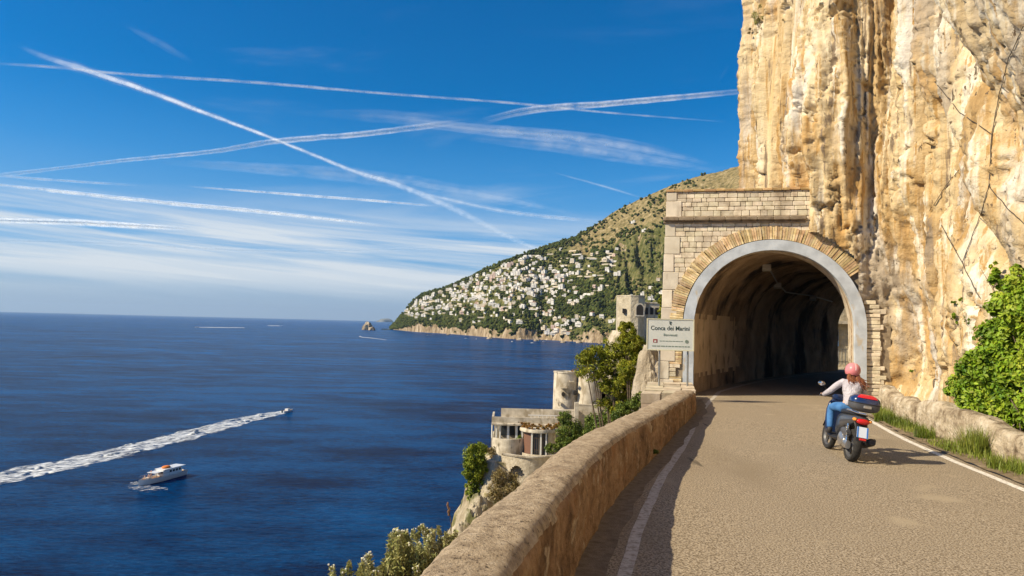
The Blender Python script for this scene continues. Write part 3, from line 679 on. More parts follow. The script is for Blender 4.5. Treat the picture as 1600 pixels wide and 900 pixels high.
# crags and dark gullies to the right of the village
crag = sst(U, 925, 985)*sst(T, .20, .34)*(1-sst(T, .58, .70))
dz += crag*(85*np.abs(gn(U*.045, T*2.0, 44))-48+14*np.abs(gn(U*.14, T*7, 45)))
dz += sst(U, 880, 940)*(1-sst(T, .06, .16))*12*np.abs(gn(U*.09, T*6, 46))
Zh = SEA+np.where(T > 0, np.maximum(prof_+dz, .5), -2)
yo = -9*np.abs(gn(U*.16, T*9, 47))*(1-sst(T, .03, .08))*sst(T, -.001, .001)
Yh = Yh+yo; Xh = sl_[:, None]*Yh
slope = np.gradient(Zh, axis=1)/np.maximum(np.gradient(Yh, axis=1), 1e-3)
rock = np.clip(sst(slope, 1.05, 1.9)+(1-sst(T, .012, .035+.055*(1+fbm(U*.07, T*0, 3, 3))))*(.55+.6*fbm(U*.09, T*60, 3, 7)), 0, 1)
dry = sst(T, .60, .80)*sst(U, 860, 930)+.45*sst(fbm(hx*3, hy*3, 3, 51), .05, .4)*sst(U, 830, 960)
dry = np.clip(dry, 0, 1)
nt_ = None
def head_mat():
    m = bpy.data.materials.new('headland_ground'); m.use_nodes = True; nt = m.node_tree; N = nt.nodes.new; L = nt.links.new
    b = nt.nodes['Principled BSDF']; b.inputs['Roughness'].default_value = .95; b.inputs['Specular IOR Level'].default_value = .1
    g = N('ShaderNodeNewGeometry')
    def noise(sc, det, rg, st=(1, 1, 1)):
        mp = N('ShaderNodeMapping'); mp.inputs['Scale'].default_value = st; L(g.outputs['Position'], mp.inputs[0])
        n = N('ShaderNodeTexNoise'); n.inputs['Scale'].default_value = sc; n.inputs['Detail'].default_value = det; n.inputs['Roughness'].default_value = rg; L(mp.outputs[0], n.inputs['Vector']); return n.outputs[0]
    def ramp(f, *c):
        r = N('ShaderNodeValToRGB'); e = r.color_ramp.elements; e[0].position, e[0].color = c[0][0], (*c[0][1], 1); e[1].position, e[1].color = c[-1][0], (*c[-1][1], 1)
        for p, q in c[1:-1]: x = e.new(p); x.color = (*q, 1)
        L(f, r.inputs[0]); return r.outputs[0]
    def attr(n): a = N('ShaderNodeAttribute'); a.attribute_name = n; return a.outputs['Fac']
    def mix(f, a, c): x = N('ShaderNodeMixRGB'); L(f, x.inputs[0]); L(a, x.inputs['Color1']); L(c, x.inputs['Color2']); return x.outputs[0]
    def thr(f, n, lo, hi):
        s = N('ShaderNodeMath'); s.operation = 'ADD'; L(f, s.inputs[0]); L(n, s.inputs[1]); r = N('ShaderNodeMapRange'); r.interpolation_type = 'SMOOTHSTEP'; L(s.outputs[0], r.inputs[0]); r.inputs[1].default_value = lo; r.inputs[2].default_value = hi; return r.outputs[0]
    fine = noise(.06, 7, .7); med = noise(.018, 6, .65)
    green = ramp(fine, (.35, (.05, .062, .016)), (.52, (.13, .13, .04)), (.66, (.26, .215, .10)))
    tan = ramp(fine, (.35, (.10, .09, .034)), (.52, (.27, .21, .095)), (.68, (.44, .35, .20)))
    rockc = ramp(noise(.05, 8, .7, (1, 1, .45)), (.34, (.10, .075, .045)), (.47, (.30, .22, .13)), (.62, (.52, .42, .29)))
    c = mix(thr(attr('dry'), med, .78, 1.02), green, tan); c = mix(thr(attr('rock'), fine, .88, 1.08), c, rockc)
    L(c, b.inputs['Base Color'])
    bp = N('ShaderNodeBump'); bp.inputs['Strength'].default_value = .9; bp.inputs['Distance'].default_value = 9; L(noise(.07, 8, .7), bp.inputs['Height']); L(bp.outputs[0], b.inputs['Normal'])
    return m
M_head = head_mat()
head = npmesh('headland', np.stack([Xh, Yh, Zh], 2).reshape(-1, 3), grid_faces(NU, len(tg))[:, ::-1], M_head, smooth=True,
              attrs={'dry': ('POINT', dry.ravel()), 'rock': ('POINT', rock.ravel())}); head['kind'] = 'structure'
# picture row of every column, for putting houses on slopes
PV = (Zh-CAM[2]); Q = np.stack([Xh-CAM[0], Yh-CAM[1], Zh-CAM[2]], 2); VV = 450-FOC*(Q@CU)/(Q@CF)
j0, j1 = 3, int(np.argmax(tg >= 1.0))
def head_at(u, v):
    i = int(np.clip((u-596)/(1330-596)*(NU-1), 0, NU-2)); col = VV[i, j0:j1+1]
    j = int(np.argmax(col <= v)) if (col <= v).any() else j1-j0
    j += j0; return Vector((Xh[i, j], Yh[i, j], Zh[i, j])), tg[j]
# ------------------------------------------------------------ village
M_wh = mat('limewash', [(.3, (.66, .62, .55)), (.7, (.80, .77, .71))], scale=.15, rough=.9); M_wc = mat('cream_wall', [(.3, (.58, .49, .36)), (.7, (.70, .61, .47))], scale=.15)
M_wp = mat('rose_wall', [(.3, (.56, .40, .32)), (.7, (.66, .50, .41))], scale=.15); M_win = flat('far_window', (.05, .06, .08), .2)
M_rw = mat('pale_flat_roof', [(.3, (.55, .50, .44)), (.7, (.70, .67, .61))], scale=.2); M_rt = mat('clay_roof', [(.3, (.34, .17, .09)), (.7, (.46, .26, .15))], scale=.3)
def house_mesh(kind, seed):
    r = random.Random(seed); mb = MB()
    def block(x, y, z, w, d, h, roof):
        mb.box((x, y, z+h/2), (w, d, h), 0)
        if roof: mb.add([(x-w/2-.3, y-d/2-.3, z+h), (x+w/2+.3, y-d/2-.3, z+h), (x+w/2+.3, y+d/2+.3, z+h), (x-w/2-.3, y+d/2+.3, z+h), (x-w/4, y, z+h+1.7), (x+w/4, y, z+h+1.7)], [(0, 1, 5, 4), (1, 2, 5), (2, 3, 4, 5), (3, 0, 4), (0, 3, 2, 1)], 2)
        else:
            mb.box((x, y, z+h+.12), (w+.3, d+.3, .24), 3); mb.box((x, y-d/2+.1, z+h+.6), (w, .2, .8), 0); mb.box((x-w/2+.1, y, z+h+.6), (.2, d-.4, .8), 0)
        nf = max(1, int(h/3)); nw = max(2, int(w/2.6))
        for f in range(nf):
            for k in range(nw):
                if r.random() < .85: mb.box((x-w/2+(k+.5)*w/nw, y-d/2-.04, z+h-1.7-f*3), (1.2, .16, 1.6), 1)
            for k in range(2): mb.box((x-w/2-.04, y-d/4+k*d/2, z+h-1.7-f*3), (.16, 1.1, 1.5), 1)
    if kind == 0: block(0, 0, -5, 12, 8, 11, 0)
    elif kind == 1: block(0, 0, -5, 10, 8, 9, 0); block(7.5, 1, -5, 7, 7, 12, 0)
    elif kind == 2: block(0, 0, -5, 17, 8, 9, 0); block(-3, 2.5, 4, 8, 6, 3.2, 0)
    elif kind == 3: block(0, 0, -5, 11, 9, 10, 1)
    elif kind == 4: block(0, 0, -5, 8, 7, 14, 0); block(-6.5, -1, -5, 7, 7, 8.5, 0)
    else: block(0, 0, -5, 9, 7, 9, 0)
    if kind in (0, 2): 
        for k in range(5): mb.box((-5+k*2.5, -5.6, -.2), (.35, .35, 4), 0)
        mb.box((0, -4.9, 1.9), (11, 2, .25), 3)
    return mb
protos = {}
random.seed(21)
wallm = {'white': M_wh, 'cream': M_wc, 'rose': M_wp}
kn = ['plain two storey', 'stepped two block', 'long terraced', 'tile roofed', 'tall narrow', 'small']
vl = herm([630, 660, 700, 760, 830, 860, 900, 960], [494, 500, 503, 507, 505, 494, 478, 440]); vh = herm([630, 660, 700, 760, 830, 870, 900, 960], [484, 466, 452, 422, 398, 389, 386, 396])
spots = []; tries = 0
while len(spots) < 262 and tries < 40000:
    tries += 1; u = random.uniform(632, 965); v = random.uniform(float(vh(u)), float(vl(u))); core = math.exp(-((u-790)/85)**2-((v-455-(790-u)*.12)/34)**2)
    dns = .10+1.0*core+.35*(float(gn(u*.035, v*.09, 5)) > .05)
    if u > 905: dns *= .30
    if v > 485 and u < 850: dns *= .35
    if random.random() > dns: continue
    if min([9]+[abs(u-a)/1.15+abs(v-b)*1.5 for a, b in spots]) < 3.7: continue
    spots.append((u, v))
for (u, v) in [(861, 494), (868, 500), (875, 497), (882, 503), (846, 506), (852, 516), (866, 524), (890, 524), (905, 510), (872, 509), (864, 513), (880, 512), (888, 508), (893, 515), (870, 520), (884, 521), (897, 503), (858, 522), (901, 497), (940, 497), (955, 505), (985, 466), (1005, 462), (1020, 470), (1016, 452), (1028, 441), (953, 410), (1003, 363), (640, 489), (986, 350), (962, 392), (912, 500), (925, 493), (1024, 486), (1034, 462)]: spots.append((u, v))
HS = []
for u, v in spots:
    P, t = head_at(u, v)
    big = random.random()
    kd = random.choices(range(6), [4, 4, 3, 2, 2, 5])[0]; cn = random.choices(['white', 'cream', 'rose'], [9, 2, 1])[0]
    key = (kd, cn)
    if key not in protos:
        mb = house_mesh(kd, kd); o = mb.build('village_house', [wallm[cn], M_win, M_rt, M_rw], clean=False); protos[key] = o.data
    else: o = bpy.data.objects.new('village_house', protos[key]); COL.objects.link(o)
    k = random.uniform(.95, 1.55)*(P.y/2600)**.5; HS.append((u, v)); o.location = P+Vector((0, -2, 3.0)); o.scale = (k*random.uniform(.85, 1.15), k, k*random.uniform(.7, 1.0)); o.rotation_euler = (0, 0, R(random.uniform(-62, -18)))
    where = ('beside the small harbour cove' if (u > 850 and v > 488) else 'high on the bare slope above the village' if v < 392 and u > 900 else 'alone near the tip of the headland' if u < 655 else 'on the skyline edge of the village' if v < float(vh(u))+9
             else 'among trees low above the sea cliffs' if v > 478 else 'at the thinner right end of the village' if u > 880 else 'in the crowded heart of the village' if u > 740 else 'on the lower left slope of the village')
    tag(o, '%s %s house %s' % (kn[kd], cn, where), 'house', 'houses of the hillside village across the bay')
# the rest of the village beyond the three hundred largest: lesser houses and terrace walls as two masses
def scatter_boxes(name, label, mats_, n, fsize, dens, seed):
    r3 = random.Random(seed); mb = MB(); k = 0; g = 0
    while k < n and g < 60000:
        g += 1; u = r3.uniform(634, 960); v = r3.uniform(float(vh(u))+1, float(vl(u)))
        if r3.random() > dens(u, v): continue
        P, t = head_at(u, v); w, d, h = fsize(r3); mb.box((0, 0, 0), (w, d, h), 0 if r3.random() < .8 else 1, Matrix.Translation((P.x, P.y-1, P.z+h*.25)) @ Matrix.Rotation(R(r3.uniform(-50, -10)), 4, 'Z')); HS.append((u, v)); k += 1
    o = mb.build(name, mats_, clean=False); tag(o, label, 'houses' if 'house' in name else 'terrace walls', kind='stuff'); return o
core_ = lambda u, v: .10+1.0*math.exp(-((u-785)/80)**2-((v-455-(785-u)*.12)/30)**2)+.3*(float(gn(u*.035, v*.09, 5)) > .1)
scatter_boxes('small_houses', 'smaller pale houses packed between the larger ones of the hillside village', [M_wh, M_wc], 130, lambda r: (r.uniform(6, 13), r.uniform(6, 9), r.uniform(5, 10)), core_, 3)
scatter_boxes('terrace_walls', 'long low terrace walls stepping across the hillside village', [M_wc, M_rw], 80, lambda r: (r.uniform(18, 50), 2, r.uniform(3, 5)), lambda u, v: .5, 9)
# ------------------------------------------------------------ woods of the headland: far-off masses of trees
def blobs(name, pts, rad, m, label, seed=1):
    bm = bmesh.new(); bmesh.ops.create_icosphere(bm, subdivisions=1, radius=1); bv = np.array([v.co[:] for v in bm.verts]); bf = np.array([[v.index for v in f.verts] for f in bm.faces]); bm.free()
    r = np.random.default_rng(seed); n = len(pts); V = bv[None]*rad[:, None, None]*(1+.35*r.standard_normal((n, len(bv), 1)))*np.array([1, 1, .85])+pts[:, None]
    F = bf[None]+(np.arange(n)*len(bv))[:, None, None]
    o = npmesh(name, V.reshape(-1, 3), F.reshape(-1, 3), m); tag(o, label, 'woodland', kind='stuff'); return o
M_wood = mat('far_foliage', [(.3, (.030, .042, .012)), (.6, (.072, .085, .022)), (.8, (.14, .13, .04))], scale=.03, detail=5, island=.45, rough=1, spec=.05)
pts = []; rd = []
r2 = random.Random(5)
HSa = np.array(HS)
while len(pts) < 11000:
    u = r2.uniform(612, 1100); i = int((u-596)/(1330-596)*(NU-1)); j = r2.randint(j0+2, j1); T_ = tg[j]
    vv = VV[i, j]
    g_ = float(fbm(u*.03, vv*.05, 3, 91)); den = .34+1.1*g_
    if rock[i, j] > .5: den *= .12
    if dry[i, j] > .6: den *= .22
    if crag[i, j] > .3: den *= .25
    if 850 < u < 960 and 440 < vv < 492: den = 1.0
    if vv > 487 and u < 850 and T_ > .05: den = max(den, .75)
    if vv < fR(u)+7 and u < 930: den = max(den, .8)
    if r2.random() > den: continue
    if (((u-HSa[:, 0])/4.2)**2+((vv-HSa[:, 1]-.8)/3.0)**2).min() < 1: continue
    s = r2.uniform(2.6, 6.5); pts.append((Xh[i, j]+r2.uniform(-6, 6), Yh[i, j]+r2.uniform(-5, 5), Zh[i, j]+s*.45)); rd.append(s)
blobs('woodland', np.array(pts), np.array(rd), M_wood, 'dark green trees and scrub covering the far headland slopes')
# rocks in the water: islet and far cape
M_rock = mat('sea_rock', [(.3, (.17, .13, .09)), (.5, (.38, .30, .20)), (.75, (.58, .49, .36))], scale=.06, detail=8, bump=1, bscale=.2, bdist=4)
def crag_rock(name, loc, size, seed, m, sub=4, amp=.35):
    bm = bmesh.new(); bmesh.ops.create_icosphere(bm, subdivisions=sub, radius=1)
    P = np.array([v.co[:] for v in bm.verts]); d = 1+amp*(fbm(P[:, 0]*1.6+seed, P[:, 1]*1.6+P[:, 2], 4, seed)+.7*fbm(P[:, 1]*2+P[:, 2]*2, P[:, 0]*2-P[:, 2], 3, seed+1))
    for v, k in zip(bm.verts, d): v.co = Vector((v.co.x*k*size[0], v.co.y*k*size[1], max(-.2, v.co.z)*k*size[2]))
    me = bpy.data.meshes.new(name); bm.to_mesh(me); bm.free(); o = link(name, me, m, smooth=True); sharp(me, 30); o.location = loc; return o
a = GZ(574, 515.5, SEA); o = crag_rock('islet', (a[0], a[1], SEA), (24, 20, 34), 3, M_rock); tag(o, 'small pointed rock islet off the tip of the headland', 'islet')
a = GZ(581, 516, SEA); o = crag_rock('islet', (a[0], a[1], SEA), (17, 14, 15), 8, M_rock); tag(o, 'lower dark rock beside the pointed islet', 'islet')
a = GZ(588, 502.0, SEA)
M_cape = mat('far_cape', [(.3, (.16, .17, .15)), (.7, (.26, .26, .22))], scale=.004)
for (u0, w, h, s_) in ((604, 230, 110, 4), (598, 170, 60, 6)):
    d = 21000; x = (u0-800)/FOC*d; o = crag_rock('distant_cape', (x, d, SEA), (w, w, h), s_, M_cape, 3, .25); o['kind'] = 'structure'

# ================================================================== HILLSIDE BELOW THE ROAD
Ex = herm([-40, -14, 0, 6, 12, 19.4, 24.5, 30, 36, 43, 60, 85, 108, 122, 140, 170], [-5, -3.3, -1.25, -.1, 1.85, 4.3, 5.2, 7.4, 11, 16, 19, 19.5, 18.0, 20, 34, 70])
gx = np.arange(-64, 66, .5); gy = np.arange(-36, 165, .5); GX, GYY = np.meshgrid(gx, gy, indexing='ij')
dE = Ex(GYY)-GX
base = np.where(dE > 0, -.9-1.75*dE, -.9+np.minimum(0, 0))
def mound(cx, cy, rx, ry, top, slope, rot=0):
    c, s = math.cos(rot), math.sin(rot); x = (GX-cx)*c+(GYY-cy)*s; y = -(GX-cx)*s+(GYY-cy)*c
    d = np.maximum(np.maximum(np.abs(x)-rx, np.abs(y)-ry), np.hypot(np.maximum(np.abs(x)-rx*.6, 0), np.maximum(np.abs(y)-ry*.6, 0))-.55*min(rx, ry))
    return top-slope*np.maximum(d, 0)
nzz = 1.1*fbm(GX*.16, GYY*.16, 4, 61)+.9*np.abs(gn(GX*.35, GYY*.35, 62))+.35*fbm(GX*.9, GYY*.9, 3, 63)
hgt = base+nzz*np.clip(dE, 0, 3)/1.6*1.1
for (cx, cy, rx, ry, top, sl2) in ((2.2, 76.5, 4.6, 4.0, -11.8, 2.5), (9.0, 86, 6.5, 6, -9.6, 2.2), (9.5, 74, 4, 6, -11.0, 1.5), (22, 121, 4.2, 6, 1.6, 3.0), (6.0, 66, 2.5, 3, -15, 1.8)):
    mo = mound(cx, cy, rx, ry, top, sl2); hgt = np.maximum(hgt, mo+np.where(mo < top-.05, 1.4*(nzz-.3)*np.clip((top-mo)/2, 0, 1), 0))
hgt = np.where(dE < 0, np.maximum(np.where(GYY > 45, -.6, -.9), np.minimum(hgt, -.6)), hgt); hgt = np.maximum(hgt, SEA-2)
M_hill = mat('coastal_rock', [(.30, (.20, .155, .09)), (.48, (.42, .35, .24)), (.66, (.60, .53, .41))], scale=.55, detail=9, stretch=(1, 1, .55), rough=.95, bump=1, bscale=1.4, bdist=.35, rrough=.62,
             patches=[((.12, .115, .04), .30, .50, .60, (1, 1, .7), 3.0), ((.29, .24, .10), .7, .56, .66, (1, 1, .7), 8.0)])
Vh = np.stack([GX+.5*gn(GX*.4, GYY*.4+hgt*.3, 71)*np.clip(dE, 0, 1), GYY+.5*gn(GX*.4+9, GYY*.4+hgt*.3, 72)*np.clip(dE, 0, 1), hgt], 2)
hill = npmesh('hillside', Vh.reshape(-1, 3), grid_faces(len(gx), len(gy)), M_hill, smooth=True); hill['kind'] = 'structure'
def hz_(x, y):
    i = int(round((x+64)/.5)); j = int(round((y+36)/.5)); return float(hgt[max(0, min(i, len(gx)-1)), max(0, min(j, len(gy)-1))])

# ================================================================== HAZE
hzb = MB(); hzb.box((0, 21500, (SEA-1.2+620)/2), (96000, 49500, 620-SEA+1.2)); hzo = hzb.build('haze', None)
mh_ = bpy.data.materials.new('thin_air'); mh_.use_nodes = True; nt = mh_.node_tree; nt.nodes.remove(nt.nodes['Principled BSDF']); pv = nt.nodes.new('ShaderNodeVolumePrincipled')
pv.inputs['Color'].default_value = (.55, .76, 1, 1); pv.inputs['Density'].default_value = 2.0e-5; pv.inputs['Anisotropy'].default_value = .2; nt.links.new(pv.outputs[0], nt.nodes['Material Output'].inputs['Volume'])
hzo.data.materials.append(mh_); hzo['kind'] = 'stuff'; hzo['label'] = 'thin blue haze over the bay and the far headland'; hzo['category'] = 'haze'

# ================================================================== FOLIAGE TOOLS
def leaf_cards(P, Nrm, size, aspect, r, fold=.25):
    """one folded leaf (two quads) per point, facing roughly along Nrm"""
    n = len(P); size = size*(r.uniform(.65, 1.3, n))[:, None]
    N_ = Nrm+.75*r.standard_normal((n, 3)); N_ /= np.linalg.norm(N_, axis=1)[:, None]
    t = r.standard_normal((n, 3)); t -= (t*N_).sum(1)[:, None]*N_; t /= np.linalg.norm(t, axis=1)[:, None]; b = np.cross(N_, t)
    tip, root = P+t*size, P-t*size; mid = P-N_*size*fold*.4
    l, rr = P+b*size*aspect+N_*size*fold, P-b*size*aspect+N_*size*fold
    V = np.stack([root, l, tip, mid, rr], 1).reshape(-1, 3); k = np.arange(n)*5
    F = np.concatenate([np.stack([k, k+1, k+2, k+3], 1), np.stack([k, k+3, k+2, k+4], 1)])
    return V, F
def clump_points(blobs_, n, r, shell=.55, cr=(.14, .34)):
    """blobs_: (x,y,z,rx,ry,rz); points spread through small clusters round each blob"""
    w = np.array([b[3]*b[4]*b[5] for b in blobs_])**.67; w /= w.sum(); P = []; Nn = []
    for b, k in zip(blobs_, (w*n).astype(int)):
        nc = max(5, int(k/38)); d = r.standard_normal((nc, 3)); d /= np.linalg.norm(d, axis=1)[:, None]
        cc = d*(r.uniform(shell, 1.0, nc)**.6)[:, None]*np.array(b[3:6]); cs = r.uniform(*cr, nc)*min(b[3:6])
        i = r.integers(0, nc, k); q = r.standard_normal((k, 3)); q /= np.linalg.norm(q, axis=1)[:, None]; q = q*(r.uniform(.1, 1, k)**.5)[:, None]
        P.append(cc[i]+q*cs[i][:, None]+np.array(b[:3])); Nn.append(q*.7+d[i]*.5+np.array([0, 0, .35]))
    return np.concatenate(P), np.concatenate(Nn)
def leafmat(name, c0, c1, c2, sc=2.0, isl=.35, tr=.25):
    return mat(name, [(.3, c0), (.5, c1), (.72, c2)], scale=sc, detail=3, island=isl, rough=.55, spec=.35, transl=tr)
M_pine = leafmat('pine_needles', (.12, .15, .012), (.31, .33, .022), (.52, .48, .06))
M_shrubg = leafmat('shrub_leaves', (.05, .09, .012), (.13, .18, .022), (.26, .29, .05))
M_olive = leafmat('grey_green_leaves', (.20, .20, .05), (.38, .37, .12), (.60, .56, .28), sc=3)
M_ivy = leafmat('bright_leaves', (.08, .16, .008), (.23, .34, .016), (.46, .50, .06), sc=1.6, isl=.35, tr=.3)
M_dense = leafmat('dense_leaves', (.08, .12, .008), (.21, .26, .016), (.36, .38, .04))
M_dry = leafmat('dry_scrub', (.14, .10, .03), (.28, .21, .075), (.42, .33, .15), sc=3)
M_orange = leafmat('rusty_plants', (.22, .10, .02), (.42, .22, .05), (.30, .26, .07), sc=3)
M_bark = mat('bark', [(.3, (.07, .05, .035)), (.7, (.17, .125, .085))], scale=6, bump=.8)
M_flower = flat('pale_flower', (.66, .64, .50), .8)
def tree(name, label, cat, base, blobs_, n, size, lm, seed, trunk=.12, aspect=.45, group=None, limbs=True, cr=(.26, .5)):
    r = np.random.default_rng(seed); b = np.array(base, float); o = tag(empty(name, tuple(b)), label, cat, group)
    bl = [(x-b[0], y-b[1], z-b[2], a, c, d) for x, y, z, a, c, d in blobs_]
    P, Nn = clump_points(bl, int(n*1.9), r, .3, cr); V, F = leaf_cards(P, Nn, size, aspect, r); npmesh('crown', V, F, lm, o)
    mb = MB(); top = np.mean([q[:3] for q in bl], 0)
    mb.tube([(0, 0, -.4), tuple(top*.35+np.array([.1, 0, 0])), tuple(top*.8)], [trunk, trunk*.75, trunk*.5], 8)
    if limbs:
        for q in bl: 
            m0 = top*.45; e = np.array(q[:3]); mb.tube([tuple(m0), tuple((m0+e)/2+r.uniform(-.1, .1, 3)), tuple(e+np.array([0, 0, q[5]*.4]))], [trunk*.55, trunk*.35, trunk*.12], 6)
    mb.build('trunk', M_bark, o, True, clean=False); return o
def at(u, v, y): return GY(u, v, y)

# pines and shrubs on the slope
def pb(lst, y, g=1.0):
    return [(*at(u, v, y+dy), g*w*y/FOC, g*w*y/FOC*.9, g*h*y/FOC) for u, v, w, h, dy in lst]
p0 = at(950, 660, 52)
tree('pine_tree', 'broad yellow-green pine leaning over the cliff beside the round towers', 'pine tree', (p0[0]+.6, 52, hz_(p0[0], 52)), pb([(925, 575, 20, 20, 0), (945, 558, 20, 15, 1), (962, 580, 26, 22, 0), (975, 598, 22, 15, 0), (912, 560, 10, 10, 0), (985, 570, 16, 16, 1), (960, 605, 22, 12, 0), (985, 600, 16, 18, 0), (950, 590, 20, 14, 1), (992, 618, 12, 10, 0), (1000, 590, 10, 14, 0), (925, 555, 16, 14, 0), (960, 545, 18, 14, 0), (985, 553, 14, 14, 0), (960, 628, 24, 14, 0), (985, 630, 18, 14, 0)], 52, 1.15), 6200, .16, M_pine, 3, .2, .17)
p0 = at(990, 600, 49)
tree('pine_tree', 'slim upright pine just left of the sign, below the stone tower', 'pine tree', (p0[0], 49, hz_(p0[0], 49)), pb([(982, 520, 9, 14, 0), (990, 541, 14, 14, 0), (979, 535, 10, 14, 0), (998, 556, 11, 9, 0), (976, 512, 7, 9, 0), (985, 580, 14, 16, 0)], 49, 1.25), 3600, .15, M_pine, 4, .13, .17)
p0 = at(740, 800, 70)
tree('evergreen_tree', 'dense green column-shaped tree clinging to the left face of the villa rock', 'tree', (p0[0], 72, at(745, 800, 72)[2]), pb([(742, 712, 17, 20, 0), (752, 706, 12, 14, 1), (738, 738, 14, 18, 0), (750, 735, 12, 22, 0), (738, 765, 11, 17, 0), (746, 778, 9, 14, 0)], 72), 5200, .13, M_dense, 5, .16, limbs=False)
tree('garden_shrub', 'tall leafy green shrub right of the round villa room', 'shrub', tuple(at(893, 700, 70)), pb([(883, 655, 11, 13, 0), (891, 675, 20, 18, 0), (905, 682, 12, 14, 0), (878, 690, 12, 9, 0)], 70), 3300, .11, M_shrubg, 6, .08)
tree('garden_shrub', 'low spreading green shrub between the round towers and the sea wall', 'shrub', tuple(at(950, 690, 60)), pb([(932, 660, 18, 12, 0), (955, 650, 22, 13, 0), (975, 642, 18, 9, 0), (925, 672, 14, 10, -1), (990, 637, 9, 6, 0)], 60), 4000, .10, M_shrubg, 7, .08)
tree('garden_shrub', 'small round green bush in front of the loggia of the white villa', 'shrub', tuple(at(812, 704, 74)), pb([(812, 690, 7, 12, 0)], 74), 700, .10, M_shrubg, 8, .05)
tree('scrub_bush', 'dry yellowish scrub hanging on the rock under the villa terrace', 'bush', tuple(at(790, 790, 69)), pb([(782, 745, 16, 13, 0), (795, 765, 16, 14, 0), (775, 768, 14, 14, 0), (803, 750, 10, 10, 0), (768, 705, 9, 8, 0)], 69), 3000, .09, M_dry, 9, .06)
tree('scrub_bush', 'patch of low scrub on the rock left of the dry hanging bushes', 'bush', tuple(at(752, 800, 69)), pb([(758, 790, 8, 7, 0), (745, 805, 7, 6, 0)], 69), 600, .09, M_dry, 19, .05)
tree('scrub_bush', 'greenish scrub at the foot of the villa wall just over the parapet', 'bush', tuple(at(868, 722, 66)), pb([(862, 700, 12, 7, 0), (880, 697, 12, 6, 0), (900, 693, 10, 6, 0)], 66), 1300, .09, M_shrubg, 29, .05)
tree('garden_shrub', 'rounded green shrub against the stone block plinth outside the wall', 'shrub', tuple(at(985, 668, 26)), pb([(978, 640, 16, 10, 0), (992, 632, 14, 12, 0), (965, 650, 12, 8, 0), (1002, 624, 9, 9, 0)], 26), 2600, .045, M_shrubg, 39, .04)
p0 = at(1033, 500, 118)
tree('cypress_tree', 'narrow yellow-green cypress between the stone tower and the portal', 'cypress', (p0[0], 118, 1.0), pb([(1033, 492, 6, 16, 0), (1033, 472, 5, 12, 0)], 118), 900, .2, M_pine, 10, .12, limbs=False)

# creeper bush on the foot of the cliff
ivb = []
for (u, v, w, h) in [(1585, 640, 30, 28), (1550, 630, 34, 30), (1515, 612, 26, 22), (1600, 590, 36, 36), (1560, 575, 36, 34), (1525, 575, 24, 26), (1590, 530, 34, 34), (1550, 525, 24, 26), (1600, 480, 30, 32), (1565, 480, 20, 24), (1590, 440, 18, 26), (1555, 440, 10, 20), (1640, 560, 40, 60), (1640, 470, 40, 50), (1500, 596, 18, 16), (1492, 612, 14, 10), (1520, 640, 20, 14), (1640, 640, 40, 40), (1552, 418, 7, 10), (1690, 560, 50, 80)]:
    y = 12.9 if u < 1620 else 12.0
    c = on_cliff(u, v)
    q = np.array(c[0]) if c else at(u, v, y)
    dirn = (CAM-q)/np.linalg.norm(CAM-q); q = q+dirn*(.35+.012*w); s = q[1]/FOC
    ivb.append((*q, w*s, w*s*.9, h*s))
gb = (10.1, 13.2, .1)
r = np.random.default_rng(44); bush = tag(empty('climbing_bush', gb), 'big bright green leafy bush climbing the cliff behind the low roadside wall', 'bush')
P, Nn = clump_points([(x-gb[0], y-gb[1], z-gb[2], a, b, c) for x, y, z, a, b, c in ivb], 40000, r, .25, (.28, .55)); Nn += np.array([-.5, -.4, .2]); V, F = leaf_cards(P, Nn, .050, .62, r, .3); npmesh('leaves', V, F, M_ivy, bush)
mb = MB()
for k in range(22):
    e = ivb[k % len(ivb)]; e = (e[0]-gb[0]+random.uniform(-.2, .2), e[1]-gb[1]+random.uniform(-.2, .2), e[2]-gb[2]); b0 = (random.uniform(-.4, .5), random.uniform(-.8, .8), 0)
    mb.tube([b0, tuple((b0[i]+e[i])/2+random.uniform(-.12, .12) for i in range(3)), e], [.022, .014, .005], 5)
mb.build('stems', M_bark, bush, True, clean=False)
# little plants rooted in cracks of the rock
for k, (u, v, w, n_, lm, lab) in enumerate([(1492, 475, 7, 160, M_ivy, 'small green plant in a crack of the cliff left of the big bush'), (1490, 497, 10, 220, M_ivy, 'wide green tuft on the cliff just under another tuft'), (1423, 578, 6, 130, M_ivy, 'tiny bright tuft low on the cliff above the low wall'),
        (1512, 498, 9, 200, M_ivy, 'leafy sprig on the cliff touching the bush outline'), (1190, 22, 20, 700, M_olive, 'scrubby olive bush high on the upper left edge of the cliff'), (1178, 50, 12, 300, M_dry, 'dry tuft under the scrubby bush on the cliff edge'),
        (1225, 30, 8, 160, M_dry, 'small dry tuft right of the cliff edge bush'), (1506, 468, 6, 120, M_ivy, 'smallest tuft beside the cliff crack plant')]):
    c = on_cliff(u, v)
    if c is None: continue
    q = np.array(c[0]); s = np.linalg.norm(q-CAM)/FOC; o = tag(empty('cliff_plant', tuple(q)), lab, 'plant'); r = np.random.default_rng(60+k)
    P, Nn = clump_points([(0, 0, 0, w*s, w*s, w*s*.7), (w*s*.5, -.05, -w*s*.4, w*s*.6, w*s*.6, w*s*.5)], n_, r, .3); V, F = leaf_cards(P, Nn, .038, .5, r); npmesh('leaves', V, F, lm, o)
    mb = MB()
    for j in range(5): mb.tube([(0, .05, -.05), (random.uniform(-.5, .5)*w*s, 0, random.uniform(-.3, .4)*w*s)], [.008, .003], 4)
    mb.build('stems', M_bark, o, clean=False)

